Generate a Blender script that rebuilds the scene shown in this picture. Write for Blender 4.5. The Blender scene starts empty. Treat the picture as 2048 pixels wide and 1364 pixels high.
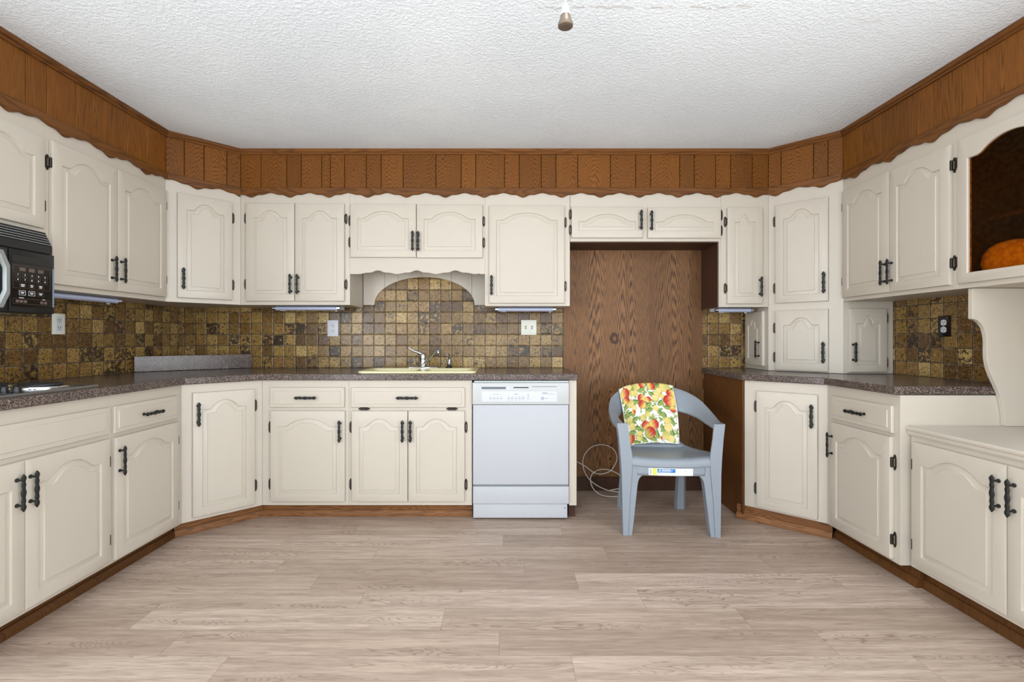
import bpy, bmesh, math, random
from math import pi, sin, cos, hypot, atan2, sqrt, radians
from mathutils import Matrix, Vector
random.seed(7)
scene = bpy.context.scene
COL = scene.collection

# ------------------------------------------------------------------ colours
def lin(c):
    c = c / 255.0
    return c / 12.92 if c <= 0.04045 else ((c + 0.055) / 1.055) ** 2.4
def rgb(r, g, b):
    return (lin(r), lin(g), lin(b), 1.0)

# ------------------------------------------------------------------ node helpers
class NT:
    def __init__(self, name):
        self.m = bpy.data.materials.new(name)
        self.m.use_nodes = True
        self.t = self.m.node_tree
        self.t.nodes.clear()
        self.out = self.t.nodes.new('ShaderNodeOutputMaterial')
    def n(self, kind, ins=None, **props):
        nd = self.t.nodes.new(kind)
        for k, v in props.items():
            setattr(nd, k, v)
        for k, v in (ins or {}).items():
            self.put(nd.inputs[k], v)
        return nd
    def put(self, sock, v):
        if isinstance(v, bpy.types.NodeSocket):
            self.t.links.new(v, sock)
        else:
            sock.default_value = v
    def math(self, op, a, b=None, c=None, clamp=False):
        nd = self.t.nodes.new('ShaderNodeMath')
        nd.operation = op
        nd.use_clamp = clamp
        self.put(nd.inputs[0], a)
        if b is not None: self.put(nd.inputs[1], b)
        if c is not None: self.put(nd.inputs[2], c)
        return nd.outputs[0]
    def mix(self, f, a, b, blend='MIX'):
        nd = self.t.nodes.new('ShaderNodeMix')
        nd.data_type = 'RGBA'
        nd.blend_type = blend
        self.put(nd.inputs[0], f)
        self.put(nd.inputs[6], a)
        self.put(nd.inputs[7], b)
        return nd.outputs[2]
    def ramp(self, f, stops, interp='LINEAR'):
        nd = self.t.nodes.new('ShaderNodeValToRGB')
        cr = nd.color_ramp
        cr.interpolation = interp
        while len(cr.elements) > len(stops): cr.elements.remove(cr.elements[-1])
        while len(cr.elements) < len(stops): cr.elements.new(0.5)
        for e, (p, c) in zip(cr.elements, stops):
            e.position = p
            e.color = c if len(c) == 4 else (*c, 1)
        self.put(nd.inputs[0], f)
        return nd.outputs[0]
    def step(self, f, lo, hi):
        nd = self.t.nodes.new('ShaderNodeMapRange')
        nd.interpolation_type = 'SMOOTHSTEP'
        self.put(nd.inputs[0], f)
        nd.inputs[1].default_value = lo
        nd.inputs[2].default_value = hi
        return nd.outputs[0]
    def coord(self, which='Object'):
        return self.t.nodes.new('ShaderNodeTexCoord').outputs[which]
    def sep(self, v):
        nd = self.n('ShaderNodeSeparateXYZ', {0: v})
        return nd.outputs
    def comb(self, x, y, z):
        return self.n('ShaderNodeCombineXYZ', {0: x, 1: y, 2: z}).outputs[0]
    def noise(self, v, scale=5, detail=2, rough=0.5, dist=0.0):
        nd = self.n('ShaderNodeTexNoise', {'Vector': v, 'Scale': scale, 'Detail': detail, 'Roughness': rough, 'Distortion': dist})
        return nd.outputs[0]
    def scale(self, v, s):
        nd = self.t.nodes.new('ShaderNodeMapping')
        self.put(nd.inputs[0], v)
        nd.inputs[3].default_value = s
        return nd.outputs[0]
    def bump(self, h, strength=0.2, dist=0.01, normal=None):
        nd = self.n('ShaderNodeBump', {'Height': h, 'Strength': strength, 'Distance': dist})
        if normal is not None: self.put(nd.inputs['Normal'], normal)
        return nd.outputs[0]
    def bsdf(self, color, rough=0.5, metal=0.0, normal=None, coat=0.0, spec=0.5, **kw):
        nd = self.t.nodes.new('ShaderNodeBsdfPrincipled')
        self.put(nd.inputs['Base Color'], color)
        self.put(nd.inputs['Roughness'], rough)
        self.put(nd.inputs['Metallic'], metal)
        self.put(nd.inputs['Specular IOR Level'], spec)
        self.put(nd.inputs['Coat Weight'], coat)
        if normal is not None: self.put(nd.inputs['Normal'], normal)
        for k, v in kw.items(): self.put(nd.inputs[k.replace('_', ' ')], v)
        self.t.links.new(nd.outputs[0], self.out.inputs[0])
        return nd

M = {}
def simple(name, col, rough=0.5, metal=0.0, nscale=60, namp=0.06, bump=0.0, coat=0.0, spec=0.5):
    a = NT(name)
    co = a.coord()
    f = a.noise(co, nscale, 3)
    dark = tuple(c * (1 - namp) for c in col[:3]) + (1,)
    lite = tuple(min(1, c * (1 + namp)) for c in col[:3]) + (1,)
    c = a.mix(f, dark, lite)
    nrm = a.bump(f, bump, 0.002) if bump else None
    a.bsdf(c, rough, metal, nrm, coat, spec)
    M[name] = a.m
    return a.m

def paint_mat(name, col):
    a = NT(name)
    co = a.coord()
    fine = a.noise(a.scale(co, (220, 220, 9)), 1.0, 3, 0.6)
    big = a.noise(co, 3.0, 2)
    c0 = tuple(x * 0.965 for x in col[:3]) + (1,)
    c1 = tuple(min(1, x * 1.03) for x in col[:3]) + (1,)
    c = a.mix(big, c0, c1)
    r = a.math('MULTIPLY_ADD', fine, 0.12, 0.34)
    a.bsdf(c, r, 0, a.bump(fine, 0.10, 0.002))
    M[name] = a.m

def oak_mat(name, c_light, c_mid, c_dark, contrast=0.8, freq=34.0, stretch=0.16, rough=0.42, axis='Z', marks=False, wid=7.0, flame=None):
    a = NT(name)
    co = a.coord()
    at = a.n('ShaderNodeAttribute', attribute_name='plank')
    rnd = at.outputs['Fac']
    s = a.sep(co)
    off = a.math('MULTIPLY', rnd, 37.0)
    if axis == 'Z':
        lx = a.math('ADD', s[0], a.math('MULTIPLY', s[1], 1.0)); lz = s[2]
    else:
        lx = s[2]; lz = a.math('ADD', s[0], a.math('MULTIPLY', s[1], 1.0))
    v = a.comb(a.math('MULTIPLY', lx, wid), off, a.math('MULTIPLY', lz, wid * stretch))
    flame_ = flame or (1, 1, 1, 1, 1, 1)
    jag = a.noise(a.comb(a.math('MULTIPLY', lx, 60.0), off, a.math('MULTIPLY', lz, 60.0 * stretch * flame_[5])), 1.0, 2, 0.5)
    if flame:
        # nested flame figure: a parabola round each heart line, broken up by noise
        nz = a.noise(v, 1.0, 2, 0.5)
        uu = a.math('SUBTRACT', a.math('FRACT', a.math('ADD', a.math('ADD', a.math('DIVIDE', lx, flame[0]), a.math('MULTIPLY', nz, .55)), off)), 0.5)
        ph = a.math('ADD', a.math('MULTIPLY', lz, flame[1]), a.math('MULTIPLY', a.math('MULTIPLY', uu, uu), flame[2]))
        ph = a.math('ADD', ph, a.math('MULTIPLY', nz, flame[3]))
        ph = a.math('ADD', ph, a.math('MULTIPLY', jag, flame[4]))
    else:
        nz = a.noise(v, 1.0, 2.5, 0.45, 0.25)
        ph = a.math('MULTIPLY', nz, freq)
    tri = a.math('ABSOLUTE', a.math('SUBTRACT', a.math('MULTIPLY', a.math('FRACT', ph), 2.0), 1.0))
    line = a.step(tri, 0.35, 0.80)
    fib = a.noise(a.comb(a.math('MULTIPLY', lx, 380.0), off, a.math('MULTIPLY', lz, 14.0)), 1.0, 2)
    pore = a.step(fib, 0.42, 0.62)
    big = a.noise(v, 0.45, 1)
    base = a.mix(big, c_mid, c_light)
    g = a.math('MULTIPLY', line, a.math('MULTIPLY_ADD', pore, 0.6, 0.4))
    g = a.math('MULTIPLY', g, contrast)
    c = a.mix(g, base, c_dark)
    tone = a.math('MULTIPLY_ADD', a.math('FRACT', a.math('MULTIPLY', rnd, 91.7)), 0.34, 0.80)
    c = a.mix(1.0, c, a.comb(tone, tone, tone), 'MULTIPLY')
    if marks:
        # dark scorched knot and a long chipped streak of bare wood near the cable
        wob = a.noise(co, 28, 2)
        dx = a.math('MULTIPLY', a.math('SUBTRACT', s[0], 0.821), 1.25)
        dz = a.math('SUBTRACT', s[2], 1.135)
        d = a.math('SQRT', a.math('ADD', a.math('MULTIPLY', dx, dx), a.math('MULTIPLY', dz, dz)))
        d = a.math('ADD', d, a.math('MULTIPLY_ADD', wob, 0.03, -0.015))
        ring = a.math('SUBTRACT', 1.0, a.step(a.math('ABSOLUTE', a.math('SUBTRACT', d, 0.028)), 0.006, 0.02))
        c = a.mix(a.math('MULTIPLY', ring, 0.8), c, rgb(48, 28, 20))
        sx = a.math('ABSOLUTE', a.math('ADD', a.math('SUBTRACT', s[0], 0.79), a.math('MULTIPLY_ADD', a.noise(a.comb(0.0, 0.0, s[2]), 9, 2), 0.08, -0.04)))
        band = a.math('SUBTRACT', 1.0, a.step(sx, 0.012, 0.03))
        zz = a.math('MULTIPLY', a.math('GREATER_THAN', s[2], 0.10), a.math('LESS_THAN', s[2], 0.76))
        chip = a.math('MULTIPLY', a.math('MULTIPLY', band, zz), a.step(a.noise(a.scale(co, (60, 1, 16)), 1.0, 3), 0.42, 0.52))
        c = a.mix(chip, c, rgb(150, 102, 62))
        edge = a.math('MULTIPLY', a.math('MULTIPLY', band, zz), a.step(a.noise(a.scale(co, (50, 1, 22)), 1.3, 3), 0.56, 0.62))
        c = a.mix(edge, c, rgb(45, 26, 17))
    a.bsdf(c, rough, 0, a.bump(g, 0.12, 0.002), 0.0, 0.22)
    M[name] = a.m

def tile_mat(name, u0, z0, flip=False):
    """glazed square wall tiles; u runs along local X, pitch 83.8 mm"""
    P = 0.0838
    a = NT(name)
    co = a.coord()
    s = a.sep(co)
    wob = a.math('MULTIPLY_ADD', a.noise(co, 26, 1), 0.10, -0.05)
    wob2 = a.math('MULTIPLY_ADD', a.noise(a.scale(co, (1, 1, -1)), 31, 1), 0.10, -0.05)
    ur = a.math('DIVIDE', a.math('SUBTRACT', s[0], u0), P)
    vr = a.math('DIVIDE', a.math('SUBTRACT', s[2], z0), P)
    iu = a.math('FLOOR', ur); iv = a.math('FLOOR', vr)
    fu = a.math('FRACT', ur); fv = a.math('FRACT', vr)
    eu = a.math('MINIMUM', fu, a.math('SUBTRACT', 1.0, fu))
    ev = a.math('MINIMUM', fv, a.math('SUBTRACT', 1.0, fv))
    e = a.math('MINIMUM', a.math('ADD', eu, a.math('MULTIPLY', wob, 0.35)), a.math('ADD', ev, a.math('MULTIPLY', wob2, 0.35)))
    cell = a.comb(iu, 3.3, iv)
    wn = a.n('ShaderNodeTexWhiteNoise', {'Vector': cell}, noise_dimensions='3D')
    rv = wn.outputs['Value']
    rcol = a.sep(wn.outputs['Color'])
    ground = a.ramp(rv, [(0.0, rgb(118, 84, 42)), (0.2, rgb(140, 104, 50)), (0.45, rgb(156, 122, 62)), (0.7, rgb(170, 138, 76)), (0.88, rgb(138, 102, 54)), (1.0, rgb(186, 158, 98))])
    # crackled glaze: broken dark outlines and pits, each tile shifted
    v = a.n('ShaderNodeVectorMath', {0: co, 1: a.n('ShaderNodeVectorMath', {0: wn.outputs['Color'], 1: (5, 5, 5)}, operation='MULTIPLY').outputs[0]}, operation='ADD').outputs[0]
    wob3 = a.n('ShaderNodeTexNoise', {'Vector': v, 'Scale': 90.0, 'Detail': 1.0}).outputs['Color']
    vd = a.n('ShaderNodeVectorMath', {0: v, 1: a.n('ShaderNodeVectorMath', {0: wob3, 1: (.014, .014, .014)}, operation='MULTIPLY').outputs[0]}, operation='ADD').outputs[0]
    vor = a.n('ShaderNodeTexVoronoi', {'Vector': vd, 'Scale': 78.0}, feature='DISTANCE_TO_EDGE').outputs['Distance']
    n1 = a.noise(v, 75, 2, 0.5, 0.6)
    n2 = a.noise(v, 46, 3, 0.6, 0.5)
    worm = a.math('MULTIPLY', a.math('SUBTRACT', 1.0, a.step(vor, 0.02, 0.13)), a.step(n1, 0.40, 0.52))
    thr = a.math('MULTIPLY_ADD', a.math('POWER', rcol[1], 5.0), 0.26, 0.345)
    patch = a.step(a.math('SUBTRACT', thr, n2), -0.03, 0.035)
    dark = a.math('MAXIMUM', a.math('MULTIPLY', worm, 0.9), a.math('MULTIPLY', patch, 0.92))
    c = a.mix(dark, ground, a.mix(rcol[2], rgb(42, 28, 16), rgb(54, 43, 37)))
    spot = a.step(n2, 0.60, 0.72)
    c = a.mix(a.math('MULTIPLY', spot, 0.5), c, rgb(196, 166, 98))
    tone = a.math('MULTIPLY_ADD', rcol[0], 0.46, 0.62)
    c = a.mix(1.0, c, a.comb(tone, tone, tone), 'MULTIPLY')
    rim_glint = a.math('MULTIPLY', a.math('SUBTRACT', 1.0, a.step(e, 0.045, 0.085)), a.step(a.noise(co, 34, 2), 0.42, 0.6))
    c = a.mix(a.math('MULTIPLY', rim_glint, 0.45), c, rgb(196, 172, 122))   # pale glints painted into the colour along the tile edges
    gr = a.step(e, 0.022, 0.042)          # 0 in the grout, 1 on the tile
    c = a.mix(gr, a.mix(a.noise(co, 90, 2), rgb(46, 37, 31), rgb(82, 69, 58)), c)
    pill = a.step(e, 0.02, 0.10)
    tilt = a.math('ADD', a.math('MULTIPLY', a.math('SUBTRACT', rcol[0], 0.5), fu), a.math('MULTIPLY', a.math('SUBTRACT', rcol[2], 0.5), fv))
    h = a.math('ADD', a.math('ADD', a.math('MULTIPLY', pill, 1.0), a.math('MULTIPLY', n1, 0.55)), a.math('MULTIPLY', tilt, 0.7))
    rough = a.math('MULTIPLY_ADD', gr, -0.60, 0.85)
    a.bsdf(c, rough, 0, a.bump(h, 0.6, 0.003), 0.10, 0.38, Coat_Roughness=0.15)
    M[name] = a.m

def floor_mat():
    a = NT('floor_planks')
    co = a.coord()
    s = a.sep(co)
    W, L = 0.153, 1.22
    vr = a.math('DIVIDE', a.math('SUBTRACT', s[1], 1.745 - 20 * W), W)
    iv = a.math('FLOOR', vr); fv = a.math('FRACT', vr)
    r = a.n('ShaderNodeTexWhiteNoise', {'W': iv}, noise_dimensions='1D').outputs['Value']
    ur = a.math('ADD', a.math('DIVIDE', s[0], L), a.math('MULTIPLY', r, 7.0))
    iu = a.math('FLOOR', ur); fu = a.math('FRACT', ur)
    wn = a.n('ShaderNodeTexWhiteNoise', {'Vector': a.comb(iu, iv, 1.7)}, noise_dimensions='3D')
    k = a.sep(wn.outputs['Color'])
    off = a.math('MULTIPLY', k[0], 53.0)
    v = a.comb(a.math('MULTIPLY', s[0], 1.7), a.math('MULTIPLY', s[1], 13.0), off)
    nz = a.noise(v, 1.0, 2, 0.45, 0.25)
    ph = a.math('MULTIPLY', nz, 30.0)
    tri = a.math('ABSOLUTE', a.math('SUBTRACT', a.math('MULTIPLY', a.math('FRACT', ph), 2.0), 1.0))
    line = a.step(tri, 0.60, 1.0)
    zone = a.step(a.noise(v, 0.7, 1), 0.46, 0.62)
    fib = a.noise(a.comb(a.math('MULTIPLY', s[0], 10.0), a.math('MULTIPLY', s[1], 210.0), off), 1.0, 3, 0.6)
    sm = a.noise(a.comb(a.math('MULTIPLY', s[0], 2.0), a.math('MULTIPLY', s[1], 34.0), off), 1.0, 4, 0.65)
    base = a.ramp(k[1], [(0.0, rgb(178, 157, 141)), (0.5, rgb(193, 172, 155)), (1.0, rgb(210, 190, 174))])
    c = a.mix(a.step(sm, 0.35, 0.7), a.mix(0.45, base, rgb(128, 108, 93)), base)
    c = a.mix(a.math('MULTIPLY', a.math('MULTIPLY', line, zone), 0.62), c, rgb(116, 92, 76))
    c = a.mix(a.math('MULTIPLY', a.step(fib, 0.46, 0.66), 0.40), c, rgb(122, 101, 86))
    kn = a.n('ShaderNodeTexVoronoi', {'Vector': a.comb(a.math('MULTIPLY', s[0], 1.0), a.math('MULTIPLY', s[1], 3.4), off), 'Scale': 1.7})
    knot = a.math('SUBTRACT', 1.0, a.step(kn.outputs['Distance'], 0.005, 0.035))
    c = a.mix(a.math('MULTIPLY', knot, 0.6), c, rgb(112, 84, 66))
    ev = a.math('MINIMUM', fv, a.math('SUBTRACT', 1.0, fv))
    eu = a.math('MULTIPLY', a.math('MINIMUM', fu, a.math('SUBTRACT', 1.0, fu)), L / W)
    e = a.math('MINIMUM', ev, eu)
    seam = a.math('SUBTRACT', 1.0, a.step(e, 0.003, 0.012))
    c = a.mix(a.math('MULTIPLY', seam, 0.45), c, rgb(110, 86, 70))
    rg = a.math('MULTIPLY_ADD', fib, 0.16, 0.40)
    hb = a.math('SUBTRACT', a.math('MULTIPLY', fib, 0.3), seam)
    a.bsdf(c, rg, 0, a.bump(hb, 0.10, 0.002), 0, 0.45)
    M['floor_planks'] = a.m

def ceiling_mat():
    a = NT('ceiling_texture')
    co = a.coord()
    s = a.sep(co)
    n1 = a.noise(co, 70, 3, 0.6, 0.4)
    n2 = a.noise(co, 170, 2, 0.6)
    h = a.math('ADD', a.step(n1, 0.38, 0.66), a.math('MULTIPLY', n2, 0.5))
    big = a.noise(co, 1.3, 3, 0.55)
    c = a.mix(a.step(big, 0.35, 0.65), rgb(230, 236, 241), rgb(238, 244, 248))
    st = a.step(a.noise(a.scale(co, (1.4, 2.6, 1)), 1.5, 3, 0.6), 0.63, 0.75)
    c = a.mix(a.math('MULTIPLY', st, 0.20), c, rgb(206, 192, 176))
    # brown water line that runs across near the pull cord
    ln = a.math('ABSOLUTE', a.math('SUBTRACT', s[1], a.math('MULTIPLY_ADD', a.noise(a.comb(s[0], 0.0, 0.0), 7, 3), 0.05, 1.885)))
    inx = a.math('MULTIPLY', a.math('GREATER_THAN', s[0], 0.13), a.math('LESS_THAN', s[0], 0.98))
    ml = a.math('MULTIPLY', a.math('SUBTRACT', 1.0, a.step(ln, 0.002, 0.010)), inx)
    ml = a.math('MULTIPLY', ml, a.step(a.noise(co, 24, 2), 0.42, 0.55))
    c = a.mix(a.math('MULTIPLY', ml, 0.45), c, rgb(176, 166, 152))
    a.bsdf(c, 0.9, 0, a.bump(h, 0.42, 0.004), 0, 0.2)
    M['ceiling_texture'] = a.m

def laminate_mat():
    a = NT('laminate')
    co = a.coord()
    n1 = a.noise(co, 150, 2, 0.6, 1.2)
    n2 = a.noise(co, 260, 2, 0.55, 0.8)
    big = a.noise(co, 9, 2)
    c = a.mix(a.step(n1, 0.38, 0.62), rgb(46, 36, 32), rgb(94, 80, 74))
    c = a.mix(a.math('MULTIPLY', a.step(n2, 0.53, 0.65), 0.8), c, rgb(164, 150, 140))
    c = a.mix(a.math('MULTIPLY', a.step(n1, 0.62, 0.70), 0.6), c, rgb(176, 162, 152))
    c = a.mix(a.math('MULTIPLY', a.step(big, 0.45, 0.7), 0.3), c, rgb(60, 48, 44))
    a.bsdf(c, 0.22, 0, None, 0, 0.26)
    M['laminate'] = a.m

def amber_mat():
    a = NT('amber_glass')
    co = a.coord()
    vo = a.n('ShaderNodeTexVoronoi', {'Vector': co, 'Scale': 48.0, 'Smoothness': 0.35}, feature='SMOOTH_F1')
    d = vo.outputs['Distance']
    rim = a.step(d, 0.25, 0.8)
    col = a.mix(rim, (0.93, 0.66, 0.12, 1), (0.80, 0.52, 0.07, 1))
    tr = a.n('ShaderNodeBsdfTransparent', {0: col})
    gl = a.n('ShaderNodeBsdfPrincipled', {'Base Color': rgb(44, 32, 14), 'Roughness': 0.2, 'Normal': a.bump(d, 0.35, 0.006)})
    mx = a.n('ShaderNodeMixShader', {0: 0.14, 1: tr.outputs[0], 2: gl.outputs[0]})
    a.t.links.new(mx.outputs[0], a.out.inputs[0])
    M['amber_glass'] = a.m

def towel_mat():
    a = NT('printed_cloth')
    at = a.n('ShaderNodeAttribute', attribute_name='print')
    co = a.coord()
    wv = a.noise(co, 900, 2)
    a.bsdf(at.outputs['Color'], 0.9, 0, a.bump(wv, 0.15, 0.001), 0, 0.2)
    M['printed_cloth'] = a.m

PAINT = (0.545, 0.491, 0.412, 1)
paint_mat('cream_paint', PAINT)
paint_mat('wall_paint', rgb(222, 219, 212))
oak_mat('oak_panelling', rgb(131, 81, 27), rgb(109, 64, 19), rgb(50, 28, 8), 0.78, 30.0, 0.26, 0.45, flame=(.155, 34.0, 34.0, 6.0, 4.0, .25))
oak_mat('oak_straight', rgb(132, 82, 30), rgb(114, 68, 23), rgb(60, 35, 12), 0.66, 52.0, 0.03, 0.45, wid=13)
oak_mat('oak_trim', rgb(122, 78, 38), rgb(104, 64, 31), rgb(58, 34, 16), 0.6, 22.0, 0.10, 0.40, axis='X')
oak_mat('oak_plywood', rgb(146, 105, 66), rgb(118, 81, 50), rgb(44, 28, 20), 0.97, 34.0, 0.12, 0.42, marks=True, wid=5.0, flame=(.19, 8.0, 52.0, 5.0, 2.4, .10))
oak_mat('oak_side', rgb(106, 68, 32), rgb(88, 54, 26), rgb(52, 31, 15), 0.55, 40.0, 0.05, 0.45, wid=14)
oak_mat('oak_dark', rgb(78, 52, 38), rgb(66, 44, 32), rgb(42, 27, 20), 0.5, 40.0, 0.05, 0.5, wid=14)
oak_mat('pine_kick', rgb(150, 102, 60), rgb(124, 80, 46), rgb(66, 39, 22), 0.6, 24.0, 0.10, 0.45, axis='X', wid=12)
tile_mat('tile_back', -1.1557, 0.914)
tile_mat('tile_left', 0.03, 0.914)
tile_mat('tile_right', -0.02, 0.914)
floor_mat(); ceiling_mat(); laminate_mat(); amber_mat(); towel_mat()
simple('black_iron', rgb(34, 36, 35), 0.5, 0.35, 120, 0.25, 0.3)
def bronze_mat():
    a = NT('bronze')
    at = a.n('ShaderNodeAttribute', attribute_name='plank').outputs['Fac']
    f = a.noise(a.coord(), 120, 3)
    c = a.mix(f, rgb(44, 38, 32), rgb(66, 58, 48))
    c = a.mix(a.math('GREATER_THAN', at, .8), c, rgb(168, 158, 140))
    a.bsdf(c, 0.42, 0.6)
    M['bronze'] = a.m
bronze_mat()
simple('bronze_slot', rgb(150, 140, 125), 0.35, 0.8, 120, 0.1)
simple('white_enamel', rgb(184, 186, 191), 0.40, 0, 30, 0.01, 0, 0, 0.2)
simple('white_plastic', rgb(188, 190, 190), 0.46, 0, 30, 0.02)
simple('plate_ivory', rgb(222, 222, 208), 0.35, 0, 30, 0.02)
simple('plate_white', rgb(202, 205, 212), 0.46, 0, 30, 0.02)
simple('black_plastic', rgb(22, 24, 25), 0.32, 0, 60, 0.08)
simple('black_gloss', rgb(12, 11, 11), 0.12, 0, 60, 0.08)
simple('dark_gap', rgb(22, 20, 19), 0.8)
simple('grey_slot', rgb(86, 98, 104), 0.5)
simple('chrome', rgb(205, 208, 212), 0.14, 1.0, 20, 0.02)
simple('steel', rgb(165, 166, 168), 0.30, 0.95, 60, 0.06)
simple('satin_silver', rgb(168, 174, 174), 0.38, 0.7, 60, 0.04)
simple('almond_enamel', rgb(220, 212, 164), 0.2, 0, 30, 0.02, 0, 0.3)
simple('resin_grey', rgb(138, 146, 155), 0.42, 0, 260, 0.03, 0.05)
simple('cable_white', rgb(205, 196, 188), 0.45, 0, 60, 0.05)
simple('lamp_white', rgb(196, 200, 212), 0.35, 0, 60, 0.03)
simple('lens_blue', rgb(186, 194, 220), 0.25, 0, 60, 0.03)
simple('print_grey', rgb(120, 124, 130), 0.6)
simple('print_dim', rgb(96, 80, 70), 0.6)
simple('print_white', rgb(235, 238, 240), 0.5)
simple('print_blue', rgb(30, 116, 190), 0.5)
simple('print_yellow', rgb(214, 214, 90), 0.5)
simple('print_slate', rgb(120, 134, 152), 0.5)
simple('interior_brown', rgb(52, 38, 26), 0.6)
simple('glow_shape_pale', rgb(238, 226, 176), 0.3)
simple('antique_brass', rgb(104, 92, 78), 0.4, 0.5)
simple('coil_grey', rgb(60, 62, 66), 0.45, 0.5)

# ------------------------------------------------------------------ mesh builder
class MB:
    def __init__(self):
        self.v = []; self.f = []; self.a = []; self.cur = 0.37
    def add(self, pts, faces):
        o = len(self.v)
        self.v += [tuple(p) for p in pts]
        for f in faces:
            self.f.append(tuple(i + o for i in f)); self.a.append(self.cur)
    def box(self, x0, x1, y0, y1, z0, z1):
        p = [(x0, y0, z0), (x1, y0, z0), (x1, y1, z0), (x0, y1, z0), (x0, y0, z1), (x1, y0, z1), (x1, y1, z1), (x0, y1, z1)]
        self.add(p, [(0, 3, 2, 1), (4, 5, 6, 7), (0, 1, 5, 4), (1, 2, 6, 5), (2, 3, 7, 6), (3, 0, 4, 7)])
        return self
    def prism(self, poly, h0, h1, fn):
        """poly of 2-D points swept between h0 and h1; fn(a, b, h) gives the 3-D point"""
        n = len(poly)
        pts = [fn(p[0], p[1], h0) for p in poly] + [fn(p[0], p[1], h1) for p in poly]
        fc = [tuple(range(n))[::-1], tuple(range(n, 2 * n))]
        for i in range(n):
            j = (i + 1) % n
            fc.append((i, j, n + j, n + i))
        self.add(pts, fc); return self
    def prism_z(self, poly, z0, z1): return self.prism(poly, z0, z1, lambda a, b, h: (a, b, h))
    def prism_y(self, poly, y0, y1): return self.prism(poly, y0, y1, lambda a, b, h: (a, h, b))
    def prism_x(self, poly, x0, x1): return self.prism(poly, x0, x1, lambda a, b, h: (h, a, b))
    def loops(self, loops, cap0=True, cap1=True):
        n = len(loops[0]); pts = []; fc = []
        for l in loops: pts += l
        for k in range(len(loops) - 1):
            for i in range(n):
                j = (i + 1) % n
                fc.append((k * n + i, k * n + j, (k + 1) * n + j, (k + 1) * n + i))
        if cap0: fc.append(tuple(range(n))[::-1])
        if cap1: fc.append(tuple(range((len(loops) - 1) * n, len(loops) * n)))
        self.add(pts, fc); return self
    def tube(self, path, r, n=10, closed=False):
        P = [Vector(p) for p in path]; m = len(P); rings = []
        up = Vector((0, 0, 1)); prev = None
        for i in range(m):
            if closed: t = P[(i + 1) % m] - P[i - 1]
            else: t = P[min(i + 1, m - 1)] - P[max(i - 1, 0)]
            t.normalize()
            if prev is None:
                a = t.cross(up)
                if a.length < 1e-3: a = t.cross(Vector((1, 0, 0)))
            else:
                a = prev - t * prev.dot(t)
            a.normalize(); prev = a
            b = t.cross(a)
            rr = r[i] if isinstance(r, (list, tuple)) else r
            rings.append([tuple(P[i] + a * rr * cos(2 * pi * k / n) + b * rr * sin(2 * pi * k / n)) for k in range(n)])
        if closed: rings.append(rings[0])
        return self.loops(rings, not closed, not closed)
    def lathe(self, prof, c=(0, 0, 0), n=24):
        rings = [[(c[0] + r * cos(2 * pi * k / n), c[1] + r * sin(2 * pi * k / n), c[2] + z) for k in range(n)] for r, z in prof]
        return self.loops(rings)
    def grid(self, fn, nu, nv):
        pts = [fn(i / nu, j / nv) for j in range(nv + 1) for i in range(nu + 1)]
        w = nu + 1
        self.add(pts, [(j * w + i, j * w + i + 1, (j + 1) * w + i + 1, (j + 1) * w + i) for j in range(nv) for i in range(nu)])
        return self

def link(name, me, mat, parent=None, smooth=28, bevel=0.0, bseg=2):
    o = bpy.data.objects.new(name, me); COL.objects.link(o)
    if mat: me.materials.append(M[mat] if isinstance(mat, str) else mat)
    if parent is not None: o.parent = parent
    if smooth:
        me.polygons.foreach_set('use_smooth', [True] * len(me.polygons))
        me.set_sharp_from_angle(angle=radians(smooth))
    if bevel:
        b = o.modifiers.new('edge', 'BEVEL'); b.width = bevel; b.segments = bseg
        b.limit_method = 'ANGLE'; b.angle_limit = radians(40); b.harden_normals = False
    return o

def build(name, mb, mat, parent=None, off=(0, 0, 0), **kw):
    me = bpy.data.meshes.new(name)
    me.from_pydata([(v[0] - off[0], v[1] - off[1], v[2] - off[2]) for v in mb.v], [], mb.f)
    at = me.attributes.new('plank', 'FLOAT', 'FACE')
    at.data.foreach_set('value', mb.a)
    bm = bmesh.new(); bm.from_mesh(me)
    bmesh.ops.recalc_face_normals(bm, faces=bm.faces)
    bm.to_mesh(me); bm.free()
    me.update()
    return link(name, me, mat, parent, **kw)

def tag(o, label=None, cat=None, group=None, kind=None):
    if label: o['label'] = label
    if cat: o['category'] = cat
    if group: o['group'] = group
    if kind: o['kind'] = kind
    return o

class Frame:
    """a vertical working plane: u to the right along it, y into the wall, z up"""
    def __init__(self, x, y, ang):
        self.m = Matrix.Translation((x, y, 0)) @ Matrix.Rotation(ang, 4, 'Z')
        self.inv = self.m.inverted(); self.ang = ang
    @staticmethod
    def two(p0, p1): return Frame(p0[0], p0[1], atan2(p1[1] - p0[1], p1[0] - p0[0]))
    def loc(self, X, Y):
        v = self.inv @ Vector((X, Y, 0)); return (v.x, v.y)

class Thing:
    def __init__(self, name, fr, u, y, z, label, cat, group=None):
        e = bpy.data.objects.new(name, None); COL.objects.link(e)
        e.empty_display_size = 0.05
        e.matrix_world = fr.m @ Matrix.Translation((u, y, z))
        tag(e, label, cat, group)
        self.o = e; self.off = (u, y, z)
    def part(self, name, mb, mat, parent=None, label=None, **kw):
        ob = build(name, mb, mat, parent or self.o, self.off, **kw)
        if label: ob['label'] = label
        return ob

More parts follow.
